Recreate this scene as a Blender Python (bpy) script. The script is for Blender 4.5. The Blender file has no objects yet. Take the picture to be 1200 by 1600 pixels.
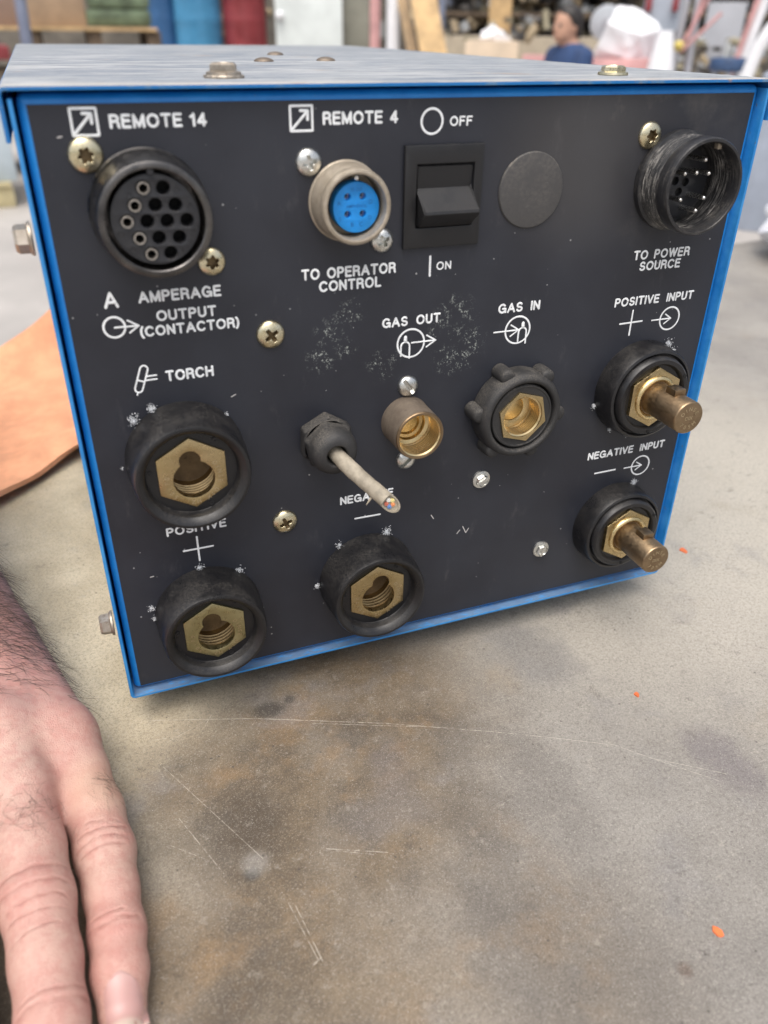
import bpy, bmesh, math, random
import numpy as np
from mathutils import Vector, Matrix
random.seed(7); rng = np.random.default_rng(7)
sc = bpy.context.scene
COL = sc.collection
R = math.radians
MM = 0.001
PI = math.pi

# ------------------------------------------------------------------ camera
F_PX, PITCH, ROLLY, YAW = 1248.974, 1.0242132870, -0.0117215868, -0.3644484330
CAM = Vector((-0.12094655, -0.26111509, 0.23194474))
cam = bpy.data.cameras.new('camera'); cam_ob = bpy.data.objects.new('camera', cam); COL.objects.link(cam_ob)
cam_ob.location = CAM; cam_ob.rotation_mode = 'XYZ'; cam_ob.rotation_euler = (PITCH, ROLLY, YAW)
cam.sensor_fit = 'AUTO'; cam.sensor_width = 36.0; cam.lens = F_PX/1600*36.0
cam.clip_start = 0.01; cam.clip_end = 200
cam.dof.use_dof = True; cam.dof.focus_distance = 0.328; cam.dof.aperture_fstop = 9.5
sc.camera = cam_ob
# ------------------------------------------------------------------ world, sun, exposure
SUN_EL, SUN_AZ = 68.0, 212.0      # azimuth: degrees clockwise from +y, so 212 = in front of the box and to its left
w = bpy.data.worlds.new('World'); sc.world = w; w.use_nodes = True
nt = w.node_tree; nt.nodes.clear()
out = nt.nodes.new('ShaderNodeOutputWorld'); bg = nt.nodes.new('ShaderNodeBackground')
sky = nt.nodes.new('ShaderNodeTexSky'); sky.sky_type = 'NISHITA'; sky.sun_disc = False
sky.sun_elevation = R(SUN_EL); sky.sun_rotation = R(SUN_AZ)
sky.air_density = 1.0; sky.dust_density = 6.0; sky.ozone_density = 1.0
hs = nt.nodes.new('ShaderNodeHueSaturation'); hs.inputs['Saturation'].default_value = 0.5
nt.links.new(sky.outputs[0], hs.inputs['Color']); nt.links.new(hs.outputs[0], bg.inputs[0])
bg.inputs[1].default_value = 0.15
nt.links.new(bg.outputs[0], out.inputs[0])
sun = bpy.data.lights.new('sun', 'SUN'); sun.energy = 1.3; sun.angle = R(55); sun.color = (1.0, 0.97, 0.92)
sun_ob = bpy.data.objects.new('sun', sun); COL.objects.link(sun_ob)
sd = Vector((math.sin(R(SUN_AZ))*math.cos(R(SUN_EL)), math.cos(R(SUN_AZ))*math.cos(R(SUN_EL)), math.sin(R(SUN_EL))))
sun_ob.rotation_euler = sd.to_track_quat('Z', 'Y').to_euler()
sc.view_settings.view_transform = 'Standard'; sc.view_settings.look = 'None'
sc.view_settings.exposure = 0.44; sc.view_settings.gamma = 1.0
sc.cycles.use_denoising = True
sc.cycles.max_bounces = 6

# ------------------------------------------------------------------ node helpers
class NT:
    def __init__(s, m): s.t = m.node_tree; s.n = s.t.nodes; s.l = s.t.links
    def new(s, ty, **kw):
        n = s.n.new(ty)
        for k, v in kw.items(): setattr(n, k, v)
        return n
    def put(s, sock, v):
        if hasattr(v, 'is_output'): s.l.new(v, sock)
        else: sock.default_value = v
    def math(s, op, a, b=0.0, c=0.0, clamp=False):
        n = s.new('ShaderNodeMath', operation=op, use_clamp=clamp)
        for i, v in enumerate((a, b, c)): s.put(n.inputs[i], v)
        return n.outputs[0]
    def mix(s, f, a, b, mode='MIX'):
        n = s.new('ShaderNodeMix', data_type='RGBA', blend_type=mode)
        s.put(n.inputs[0], f)
        s.put(n.inputs[6], a if hasattr(a, 'is_output') else (*a, 1) if len(a) == 3 else a)
        s.put(n.inputs[7], b if hasattr(b, 'is_output') else (*b, 1) if len(b) == 3 else b)
        return n.outputs[2]
    def coord(s, which='Object'): return s.new('ShaderNodeTexCoord').outputs[which]
    def pos(s): return s.new('ShaderNodeNewGeometry').outputs['Position']
    def mapping(s, v, scale=(1, 1, 1), rot=(0, 0, 0), loc=(0, 0, 0)):
        n = s.new('ShaderNodeMapping'); s.put(n.inputs[0], v)
        n.inputs['Location'].default_value = loc; n.inputs['Rotation'].default_value = rot; n.inputs['Scale'].default_value = scale
        return n.outputs[0]
    def noise(s, v, scale, detail=4, rough=0.6, dist=0.0, col=False):
        n = s.new('ShaderNodeTexNoise'); s.put(n.inputs['Vector'], v)
        n.inputs['Scale'].default_value = scale; n.inputs['Detail'].default_value = detail
        n.inputs['Roughness'].default_value = rough; n.inputs['Distortion'].default_value = dist
        return n.outputs[1 if col else 0]
    def voro(s, v, scale, feature='F1', out=0):
        n = s.new('ShaderNodeTexVoronoi', feature=feature); s.put(n.inputs['Vector'], v); n.inputs['Scale'].default_value = scale
        return n.outputs[out]
    def ramp(s, f, a, b, lo=0.0, hi=1.0):
        n = s.new('ShaderNodeMapRange', interpolation_type='SMOOTHSTEP')
        s.put(n.inputs[0], f); n.inputs[1].default_value = a; n.inputs[2].default_value = b
        n.inputs[3].default_value = lo; n.inputs[4].default_value = hi
        return n.outputs[0]
    def blob(s, v, c, r, soft=0.6, squash=(1, 1, 1)):
        """soft spot of radius r round point c"""
        d = s.new('ShaderNodeVectorMath', operation='SUBTRACT'); s.put(d.inputs[0], v); d.inputs[1].default_value = c
        q = s.new('ShaderNodeVectorMath', operation='MULTIPLY'); s.put(q.inputs[0], d.outputs[0]); q.inputs[1].default_value = squash
        L = s.new('ShaderNodeVectorMath', operation='LENGTH'); s.put(L.inputs[0], q.outputs[0])
        return s.ramp(L.outputs['Value'], r*(1-soft), r*(1+soft), 1.0, 0.0)
    def seg(s, v, a, b, wd):
        n = s.new('ShaderNodeGroup'); n.node_tree = seg_group()
        s.put(n.inputs[0], v); n.inputs[1].default_value = a; n.inputs[2].default_value = b; n.inputs[3].default_value = wd
        return n.outputs[0]
    def bump(s, h, strength=0.3, dist=0.001, normal=None):
        n = s.new('ShaderNodeBump'); n.inputs['Strength'].default_value = strength; n.inputs['Distance'].default_value = dist
        s.put(n.inputs['Height'], h)
        if normal is not None: s.put(n.inputs['Normal'], normal)
        return n.outputs[0]

_SEG = None
def seg_group():
    """1 on the line from A to B, falling to 0 at Width from it: a scratch or a crease"""
    global _SEG
    if _SEG: return _SEG
    g = bpy.data.node_groups.new('line mask', 'ShaderNodeTree'); _SEG = g
    for nm, ty in (('P', 'NodeSocketVector'), ('A', 'NodeSocketVector'), ('B', 'NodeSocketVector'), ('Width', 'NodeSocketFloat')):
        g.interface.new_socket(nm, in_out='INPUT', socket_type=ty)
    g.interface.new_socket('Mask', in_out='OUTPUT', socket_type='NodeSocketFloat')
    i = g.nodes.new('NodeGroupInput'); o = g.nodes.new('NodeGroupOutput')
    def vm(op, a, b):
        n = g.nodes.new('ShaderNodeVectorMath'); n.operation = op
        g.links.new(a, n.inputs[0]); g.links.new(b, n.inputs[1]); return n
    def m(op, a, b=None, clamp=False):
        n = g.nodes.new('ShaderNodeMath'); n.operation = op; n.use_clamp = clamp
        g.links.new(a, n.inputs[0])
        if b is not None: g.links.new(b, n.inputs[1])
        return n.outputs[0]
    ap = vm('SUBTRACT', i.outputs[0], i.outputs[1]).outputs[0]; ab = vm('SUBTRACT', i.outputs[2], i.outputs[1]).outputs[0]
    t = m('DIVIDE', vm('DOT_PRODUCT', ap, ab).outputs['Value'], vm('DOT_PRODUCT', ab, ab).outputs['Value'], True)
    sc_ = g.nodes.new('ShaderNodeVectorMath'); sc_.operation = 'SCALE'; g.links.new(ab, sc_.inputs[0]); g.links.new(t, sc_.inputs['Scale'])
    d = vm('DISTANCE', ap, sc_.outputs[0]).outputs['Value']
    q = m('DIVIDE', d, i.outputs[3])
    s1 = g.nodes.new('ShaderNodeMath'); s1.operation = 'SUBTRACT'; s1.use_clamp = True; s1.inputs[0].default_value = 1.0; g.links.new(q, s1.inputs[1])
    g.links.new(s1.outputs[0], o.inputs[0])
    return g

def mat(name, color=(.5, .5, .5), rough=.5, metal=0.0, spec=.5):
    m = bpy.data.materials.new(name); m.use_nodes = True
    b = m.node_tree.nodes['Principled BSDF']
    b.inputs['Base Color'].default_value = (*color, 1); b.inputs['Roughness'].default_value = rough
    b.inputs['Metallic'].default_value = metal; b.inputs['Specular IOR Level'].default_value = spec
    m['b'] = b.name
    return m
def B(m): return m.node_tree.nodes['Principled BSDF']

def simple(name, color, rough=.5, metal=0.0, var=.25, scale=40, bump=.1, spec=.5, bscale=None):
    """one colour with mottling and a fine bump"""
    m = mat(name, color, rough, metal, spec); t = NT(m); v = t.coord()
    n = t.noise(v, scale, 6, .65)
    lo = tuple(max(0, c*(1-var)) for c in color); hi = tuple(min(1, c*(1+var)) for c in color)
    t.put(B(m).inputs['Base Color'], t.mix(t.ramp(n, .3, .7), lo, hi))
    t.put(B(m).inputs['Roughness'], t.ramp(n, .2, .8, max(.05, rough-.1), min(1, rough+.12)))
    if bump: t.put(B(m).inputs['Normal'], t.bump(t.noise(v, bscale or scale*8, 4), bump, .0003))
    return m

# ------------------------------------------------------------------ mesh helpers
def link(name, me, material=None, parent=None):
    o = bpy.data.objects.new(name, me); COL.objects.link(o)
    if material is not None: o.data.materials.append(material)
    if parent is not None: o.parent = parent
    return o
def smooth(me, ang=35):
    me.polygons.foreach_set('use_smooth', [True]*len(me.polygons))
    me.set_sharp_from_angle(angle=R(ang)); me.update()
def obj(name, bm, material, parent=None, ang=35):
    me = bpy.data.meshes.new(name)
    bmesh.ops.recalc_face_normals(bm, faces=bm.faces[:])
    bm.to_mesh(me); bm.free()
    smooth(me, ang)
    return link(name, me, material, parent)
def thing(name, label, cat, loc=(0, 0, 0), rz=0.0, group=None):
    o = bpy.data.objects.new(name, None); COL.objects.link(o)
    o.location = loc; o.rotation_euler = (0, 0, rz); o.empty_display_size = .01
    o['label'] = label; o['category'] = cat
    if group: o['group'] = group
    return o
def tag(o, label=None, cat=None, group=None, kind=None):
    if label: o['label'] = label
    if cat: o['category'] = cat
    if group: o['group'] = group
    if kind: o['kind'] = kind
    return o
def NB(): return bmesh.new()
def lathe(bm, prof, cx=0, cz=0, seg=64, rot=0.0, fn=None, closed=False):
    """profile of (radius, height out of the panel) in mm round the axis through panel point (cx, cz); height runs along -y"""
    rings = []
    for r, h in prof:
        if r < 1e-6: rings.append([bm.verts.new((cx*MM, -h*MM, cz*MM))]); continue
        ring = []
        for k in range(seg):
            a = 2*PI*k/seg + rot; rr = r*(fn(a, h) if fn else 1)
            ring.append(bm.verts.new(((cx+rr*math.cos(a))*MM, -h*MM, (cz+rr*math.sin(a))*MM)))
        rings.append(ring)
    for p, q in zip(rings[:-1], rings[1:]):
        if len(p) == 1 and len(q) == 1: continue
        for k in range(seg):
            j = (k+1) % seg
            if len(p) == 1: bm.faces.new((p[0], q[k], q[j]))
            elif len(q) == 1: bm.faces.new((p[k], p[j], q[0]))
            else: bm.faces.new((p[k], p[j], q[j], q[k]))
    return bm
def box(bm, x0, x1, y0, y1, z0, z1, bevel=0.0, seg=2, M=None):
    g = bmesh.ops.create_cube(bm, size=1.0)
    vs = g['verts']
    for v in vs:
        v.co = Vector(((x0+x1)/2+v.co.x*(x1-x0), (y0+y1)/2+v.co.y*(y1-y0), (z0+z1)/2+v.co.z*(z1-z0)))
    if bevel:
        es = list({e for v in vs for e in v.link_edges})
        r = bmesh.ops.bevel(bm, geom=es, offset=bevel, segments=seg, affect='EDGES', profile=.6)
        vs = list({v for f in r['faces'] for v in f.verts} | {v for v in vs if v.is_valid})
        if M is not None:                                   # the whole island
            seen = set(vs); st = list(vs)
            while st:
                v = st.pop()
                for e in v.link_edges:
                    u = e.other_vert(v)
                    if u not in seen: seen.add(u); st.append(u)
            vs = list(seen)
    if M is not None: bmesh.ops.transform(bm, matrix=M, verts=vs)
    return bm
def tube(bm, pts, rad, seg=12, cap=True):
    """round bar along points (metres); rad is a number or one per point"""
    pts = [Vector(p) for p in pts]
    n = len(pts); rads = rad if hasattr(rad, '__len__') else [rad]*n
    up = None; rings = []
    for i, p in enumerate(pts):
        d = (pts[min(i+1, n-1)]-pts[max(i-1, 0)]).normalized()
        if up is None:
            up = d.orthogonal().normalized()
        up = (up - d*up.dot(d)).normalized(); s = d.cross(up)
        rings.append([bm.verts.new(p+(up*math.cos(2*PI*k/seg)+s*math.sin(2*PI*k/seg))*rads[i]) for k in range(seg)])
    for a, b in zip(rings[:-1], rings[1:]):
        for k in range(seg): bm.faces.new((a[k], a[(k+1) % seg], b[(k+1) % seg], b[k]))
    if cap:
        bm.faces.new(rings[0][::-1]); bm.faces.new(rings[-1])
    return bm
def circle_pts(r, n=40, cx=0, cz=0, a0=0): return [(cx+r*math.cos(a0+2*PI*k/n), cz+r*math.sin(a0+2*PI*k/n)) for k in range(n)]
def plate(name, loops, h0, h1, material, parent, cx=0, cz=0, bevel=0.0, ang=30):
    """flat plate with holes: closed outlines in mm on the panel plane, from height h0 to h1 out of it"""
    cu = bpy.data.curves.new(name, 'CURVE'); cu.dimensions = '2D'; cu.fill_mode = 'BOTH'
    for lp in loops:
        s = cu.splines.new('POLY'); s.points.add(len(lp)-1); s.use_cyclic_u = True
        for p, (x, z) in zip(s.points, lp): p.co = ((x+cx)*MM, (z+cz)*MM, 0, 1)
    cu.extrude = (h1-h0)/2*MM
    if bevel:
        cu.bevel_depth = bevel*MM; cu.bevel_resolution = 1; cu.offset = -bevel*MM; cu.extrude -= bevel*MM
    tmp = bpy.data.objects.new('tmp', cu); COL.objects.link(tmp)
    dg = bpy.context.evaluated_depsgraph_get()
    me = bpy.data.meshes.new_from_object(tmp.evaluated_get(dg))
    bpy.data.objects.remove(tmp); bpy.data.curves.remove(cu)
    # curve plane (x, y, depth z) -> panel (x, -depth, z)
    me.transform(Matrix(((1, 0, 0, 0), (0, 0, -1, 0), (0, 1, 0, 0), (0, 0, 0, 1))))
    me.transform(Matrix.Translation((0, -(h0+h1)/2*MM, 0)))
    bm = bmesh.new(); bm.from_mesh(me); bmesh.ops.remove_doubles(bm, verts=bm.verts[:], dist=1e-7); bpy.data.meshes.remove(me)
    return obj(name, bm, material, parent, ang)
def text_mesh(s, bold=0.0, spacing=1.0, word=1.35):
    cu = bpy.data.curves.new('t', 'FONT'); cu.body = s; cu.size = 1; cu.offset = bold
    cu.space_character = spacing; cu.space_word = word; cu.resolution_u = 5
    tmp = bpy.data.objects.new('tmp', cu); COL.objects.link(tmp)
    dg = bpy.context.evaluated_depsgraph_get()
    me = bpy.data.meshes.new_from_object(tmp.evaluated_get(dg))
    bpy.data.objects.remove(tmp); bpy.data.curves.remove(cu)
    return me
def text_into(bm, s, M, bold=0.0, fit=None, spacing=1.0, word=1.35):
    """lettering in the xy plane, fitted to a (width, height) box from the origin when given, then moved by M"""
    me = text_mesh(s, bold, spacing, word)
    n = len(me.vertices); co = np.empty(n*3); me.vertices.foreach_get('co', co); co = co.reshape(-1, 3)
    lo, hi = co.min(0), co.max(0)
    if fit:
        S = Matrix.Diagonal((fit[0]/(hi[0]-lo[0]), fit[1]/(hi[1]-lo[1]), 1, 1))
        me.transform(S @ Matrix.Translation((-lo[0], -lo[1], 0)))
    else:
        me.transform(Matrix.Translation((-(lo[0]+hi[0])/2, -.35, 0)))
    me.transform(M)
    bm.from_mesh(me); bpy.data.meshes.remove(me)
PANEL = Matrix(((1, 0, 0, 0), (0, 0, -1, 0), (0, 1, 0, 0), (0, 0, 0, 1)))        # xy of a flat design -> xz of the panel
def runs(pts, closed=False):
    """split a polyline at its corners so that each smooth run is one bar"""
    out_, cur = [], [pts[0]]
    for k in range(1, len(pts)):
        cur.append(pts[k])
        if k < len(pts)-1:
            a = Vector(pts[k])-Vector(pts[k-1]); c = Vector(pts[k+1])-Vector(pts[k])
            if a.length > 0 and c.length > 0 and a.angle(c) > R(35): out_.append(cur); cur = [pts[k]]
    out_.append(cur); return out_
def stroke(bm, pts, wd, h=.06, closed=False):
    """a printed line: flattened round bar with round ends, on the panel; mm"""
    if closed: pts = list(pts)+[pts[0]]
    n0 = len(bm.verts); r = wd/2*MM; k = h/(wd/2)
    for run in runs(pts):
        P = [Vector((x, 0, z))*MM for x, z in run]
        tube(bm, P, r, 8)
        for p in (P[0], P[-1]): bmesh.ops.create_uvsphere(bm, u_segments=10, v_segments=6, radius=r*1.001, matrix=Matrix.Translation(p))
    bm.verts.ensure_lookup_table()
    for i in range(n0, len(bm.verts)): bm.verts[i].co.y *= k
def arc(cx, cy, rx, ry, a0, a1, n=12): return [(cx+rx*math.cos(R(a0+(a1-a0)*k/n)), cy+ry*math.sin(R(a0+(a1-a0)*k/n))) for k in range(n+1)]
GL = {
 'A': (.78, [[(0, 0), (.39, 1), (.78, 0)], [(.13, .33), (.65, .33)]]), 'C': (.74, [arc(.40, .5, .40, .5, 42, 318, 18)]),
 'E': (.56, [[(.56, 1), (0, 1), (0, 0), (.56, 0)], [(0, .53), (.50, .53)]]), 'F': (.54, [[(.54, 1), (0, 1), (0, 0)], [(0, .52), (.46, .52)]]),
 'G': (.80, [arc(.40, .5, .40, .5, 45, 335, 18), [(.46, .46), (.80, .46), (.80, 0.02)]]), 'H': (.64, [[(0, 0), (0, 1)], [(.64, 0), (.64, 1)], [(0, .52), (.64, .52)]]),
 'I': (0, [[(0, 0), (0, 1)]]), 'L': (.50, [[(0, 1), (0, 0), (.50, 0)]]), 'M': (.78, [[(0, 0), (0, 1), (.39, .04), (.78, 1), (.78, 0)]]), 'N': (.64, [[(0, 0), (0, 1), (.64, 0), (.64, 1)]]),
 'O': (.82, [arc(.41, .5, .41, .5, 0, 360, 24)]), 'P': (.58, [[(0, 0), (0, 1), (.30, 1)]+arc(.30, .73, .28, .27, 90, -90, 10)[1:]+[(0, .46)]]),
 'R': (.62, [[(0, 0), (0, 1), (.32, 1)]+arc(.32, .75, .27, .25, 90, -90, 10)[1:]+[(0, .50)], [(.36, .50)]+arc(.38, .34, .20, .16, 80, 0, 5)+[(.59, .10), (.64, 0)]]),
 'S': (.62, [arc(.31, .745, .27, .255, 25, 265, 12)+arc(.32, .25, .30, .25, 88, -160, 13)]),
 'T': (.66, [[(0, 1), (.66, 1)], [(.33, 1), (.33, 0)]]), 'U': (.62, [[(0, 1), (0, .31)]+arc(.31, .31, .31, .31, 180, 360, 12)+[(.62, 1)]]), 'V': (.70, [[(0, 1), (.35, 0), (.70, 1)]]),
 'W': (1.04, [[(0, 1), (.26, 0), (.52, 1), (.78, 0), (1.04, 1)]]), '1': (.26, [[(0, .76), (.14, .80), (.24, 1), (.24, 0)]]), '4': (.62, [[(.46, 0), (.46, 1), (0, .27), (.62, .27)]]),
 '(': (.16, [arc(.50, .45, .48, .78, 128, 232, 10)]), ')': (.16, [arc(-.34, .45, .48, .78, 52, -52, 10)]),
}

# ------------------------------------------------------------------ picture ray -> world (used to set far things out at their own distance)
RM = cam_ob.rotation_euler.to_matrix()
def ray(px, py): return (RM @ Vector(((px-600)/F_PX, -(py-800)/F_PX, -1)))
def at(px, py, d):
    r = ray(px, py); return CAM + r*(d/math.hypot(r.x, r.y))
def on_z(px, py, z):
    r = ray(px, py); return CAM + r*((z-CAM.z)/r.z)

TABLE_Z = -0.0185
FLOOR_Z = -0.77

# ================================================================== materials
def table_material():
    m = mat('worn_concrete', rough=.6); t = NT(m); v = t.pos(); b = B(m)
    warp = t.new('ShaderNodeVectorMath', operation='ADD')
    nz = t.noise(v, 14, 5, .6, col=True)
    sc_ = t.new('ShaderNodeVectorMath', operation='SCALE'); t.put(sc_.inputs[0], nz); sc_.inputs['Scale'].default_value = .07
    off = t.new('ShaderNodeVectorMath', operation='SUBTRACT'); t.put(off.inputs[0], sc_.outputs[0]); off.inputs[1].default_value = (.035, .035, .035)
    t.put(warp.inputs[0], v); t.put(warp.inputs[1], off.outputs[0]); wv = warp.outputs[0]
    z = TABLE_Z
    grey = t.mix(t.ramp(t.noise(v, 9, 6, .6), .3, .7), (.215, .198, .178), (.335, .312, .278))
    beige = t.mix(t.ramp(t.noise(v, 22, 6, .65), .3, .72), (.46, .385, .26), (.66, .57, .41))
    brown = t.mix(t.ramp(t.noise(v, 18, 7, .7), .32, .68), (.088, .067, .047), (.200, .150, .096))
    c = grey
    c = t.mix(t.blob(wv, (.20, .10, z), .17, .6), c, (.47, .43, .36))
    c = t.mix(t.blob(wv, (-.21, .12, z), .150, .30, (1, .72, 1)), c, beige)
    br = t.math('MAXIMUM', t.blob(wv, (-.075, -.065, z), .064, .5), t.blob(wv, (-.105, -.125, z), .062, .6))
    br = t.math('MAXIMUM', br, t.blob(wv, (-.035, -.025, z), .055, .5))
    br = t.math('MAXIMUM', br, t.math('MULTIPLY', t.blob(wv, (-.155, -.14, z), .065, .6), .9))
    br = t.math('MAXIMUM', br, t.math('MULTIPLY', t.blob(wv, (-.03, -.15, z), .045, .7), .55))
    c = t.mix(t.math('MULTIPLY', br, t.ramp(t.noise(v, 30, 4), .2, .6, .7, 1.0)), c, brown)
    rust = t.ramp(t.noise(t.mapping(v, loc=(3, 1, 0)), 28, 5, .6), .55, .72)
    c = t.mix(t.math('MULTIPLY', rust, t.math('MULTIPLY', br, .6)), c, (.27, .175, .090))
    rust2 = t.ramp(t.noise(t.mapping(v, loc=(9, 4, 0)), 20, 5, .6), .56, .74)
    c = t.mix(t.math('MULTIPLY', rust2, .30), c, (.30, .24, .165))
    blue = t.ramp(t.noise(t.mapping(v, loc=(7, 2, 0)), 30, 5, .6), .54, .70)
    c = t.mix(t.math('MULTIPLY', blue, .40), c, (.22, .21, .21))
    for (cx, cy, r, sq, st, col) in ((.086, -.103, .010, (1, .5, 1), .7, (.18, .16, .16)), (-.100, -.0865, .0026, (1, 1, 1), .95, (.04, .035, .03)), (-.098, -.083, .0045, (1, 1, 1), .6, (.30, .28, .25)),
                                     (.019, -.166, .0022, (1, 1, 1), .7, (.12, .08, .06)), (-.076, -.013, .0045, (.6, 1, 1), .8, (.05, .042, .035)), (-.066, -.010, .0022, (1, 1, 1), .7, (.05, .042, .035)),
                                     (.050, -.020, .020, (1.2, 1, 1), .55, (.16, .155, .155)), (.012, -.078, .014, (1, .6, 1), .55, (.15, .135, .12)), (-.033, -.058, .010, (1, 1, 1), .5, (.17, .15, .145)), (-.045, -.075, .010, (.5, 1, 1), .5, (.18, .165, .16))):  # wide grey patch before the box's right half is its shadow, painted in
        c = t.mix(t.math('MULTIPLY', t.blob(wv if r > .005 else v, (cx, cy, z), r, .6, sq), st), c, col)
    mid = t.noise(v, 85, 7, .78); mid2 = t.noise(t.mapping(v, loc=(5, 5, 0)), 170, 6, .75)
    c = t.mix(t.ramp(mid, .42, .30, 0, .5), c, (.085, .072, .060)); c = t.mix(t.ramp(mid2, .56, .70, 0, .35), c, (.42, .38, .32))
    # grain
    g1 = t.noise(v, 750, 6, .8); g2 = t.noise(v, 2300, 3, .75)
    c = t.mix(t.ramp(g1, .36, .54, .40, .0), c, (.07, .058, .045))
    c = t.mix(t.ramp(g2, .55, .70, 0, .36), c, (.78, .74, .66))
    c = t.mix(t.ramp(g2, .45, .31, 0, .55), c, (.04, .034, .028))
    sp = t.voro(v, 420, out=0); spk = t.voro(v, 420, out=1)
    ss = t.new('ShaderNodeSeparateColor'); t.put(ss.inputs[0], spk)
    rad_ = t.math('MULTIPLY', ss.outputs[2], .20)
    white = t.math('MULTIPLY', t.math('LESS_THAN', sp, rad_), t.math('GREATER_THAN', ss.outputs[0], .95))
    c = t.mix(t.math('MULTIPLY', white, .8), c, (.80, .78, .74))
    dark = t.math('MULTIPLY', t.ramp(sp, .10, .28, 1, 0), t.math('LESS_THAN', ss.outputs[1], .03))
    c = t.mix(t.math('MULTIPLY', dark, .7), c, (.06, .05, .045))
    # scratches
    scr = None
    S = [((-123, -2), (-82, -16), .30), ((-82, -16), (-32, -37.3), .34), ((-32, -37.3), (6, -56), .32), ((6, -56), (27, -67), .26), ((27, -67), (52, -81), .2), ((-60, -27), (-20, -43.8), .2),
         ((52, -81), (61, -91), .22), ((61, -91), (81, -112), .22), ((62, -92), (85, -109), .2), ((-73, -86), (-53, -95), .28), ((-70, -88), (-58, -94), .2), ((-120, -55), (-109, -83), .22), ((-89, -103), (-86, -124), .26), ((-91, -101), (-87, -124), .22),
         ((-122, -29), (-95, -82), .2), ((-125, -65), (-112, -77), .18), ((-89, -124), (-86, -122.5), .3), ((-118, -16), (-100, -9), .2), ((-104, -14), (-99, -7), .24), ((-126, -13), (-119, -14), .22)]
    for (a, bb, wd) in S:
        k = t.seg(v, (a[0]*MM, a[1]*MM, z), (bb[0]*MM, bb[1]*MM, z), wd*MM*.8)
        scr = k if scr is None else t.math('MAXIMUM', scr, k)
    scr = t.math('MULTIPLY', t.ramp(scr, 0, .8), t.ramp(t.noise(v, 420, 4), .36, .60, .05, .62))
    c = t.mix(scr, c, (.62, .57, .48))
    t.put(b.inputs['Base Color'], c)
    t.put(b.inputs['Roughness'], t.ramp(g1, .3, .7, .34, .60)); b.inputs['Specular IOR Level'].default_value = .4
    hgt = t.math('ADD', t.math('MULTIPLY', g1, .7), t.math('MULTIPLY', g2, .5))
    hgt = t.math('SUBTRACT', hgt, t.math('MULTIPLY', scr, .4))
    pits = t.ramp(t.noise(v, 120, 6, .7), .62, .72)
    hgt = t.math('SUBTRACT', hgt, t.math('MULTIPLY', pits, .8))
    t.put(b.inputs['Normal'], t.bump(hgt, .55, .0006))
    return m

def blue_paint():
    m = mat('blue_enamel', (.010, .17, .56), .34); t = NT(m); v = t.coord(); b = B(m)
    n = t.noise(v, 60, 6, .7)
    c = t.mix(t.ramp(n, .3, .7), (.008, .185, .56), (.016, .25, .67))
    edge = t.ramp(t.noise(v, 330, 5, .7), .66, .72)
    c = t.mix(t.math('MULTIPLY', edge, .6), c, (.17, .19, .21))
    t.put(b.inputs['Base Color'], c)
    t.put(b.inputs['Roughness'], t.ramp(t.noise(v, 200, 4), .3, .7, .28, .48))
    t.put(b.inputs['Normal'], t.bump(t.noise(v, 900, 3), .08, .0002))
    return m
def chassis_paint():
    """the wrap sheet: the same blue, worn to grey on the ledge below the panel"""
    m = mat('worn_blue_enamel', (.010, .17, .56), .42); t = NT(m); v = t.pos(); b = B(m)
    n = t.noise(v, 60, 6, .7)
    c = t.mix(t.ramp(n, .3, .7), (.014, .20, .54), (.05, .30, .66))
    g = t.new('ShaderNodeSeparateXYZ'); t.put(g.inputs[0], v)
    nz = t.new('ShaderNodeSeparateXYZ'); t.put(nz.inputs[0], t.new('ShaderNodeNewGeometry').outputs['True Normal'])
    low = t.math('MULTIPLY', t.ramp(g.outputs[2], .004, .001), t.ramp(t.math('ABSOLUTE', nz.outputs[2]), .6, .9))
    worn = t.math('MULTIPLY', low, t.ramp(t.noise(t.mapping(v, (1, 3, 3)), 130, 5, .7), .30, .50))
    c = t.mix(t.math('MULTIPLY', worn, .7), c, (.135, .15, .17))
    chip = t.ramp(t.noise(v, 380, 5, .7), .63, .69)
    c = t.mix(t.math('MULTIPLY', chip, .8), c, (.16, .13, .11))
    t.put(b.inputs['Base Color'], c)
    t.put(b.inputs['Roughness'], t.ramp(n, .3, .7, .35, .6))
    t.put(b.inputs['Normal'], t.bump(t.noise(v, 500, 4), .15, .0003))
    return m
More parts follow.
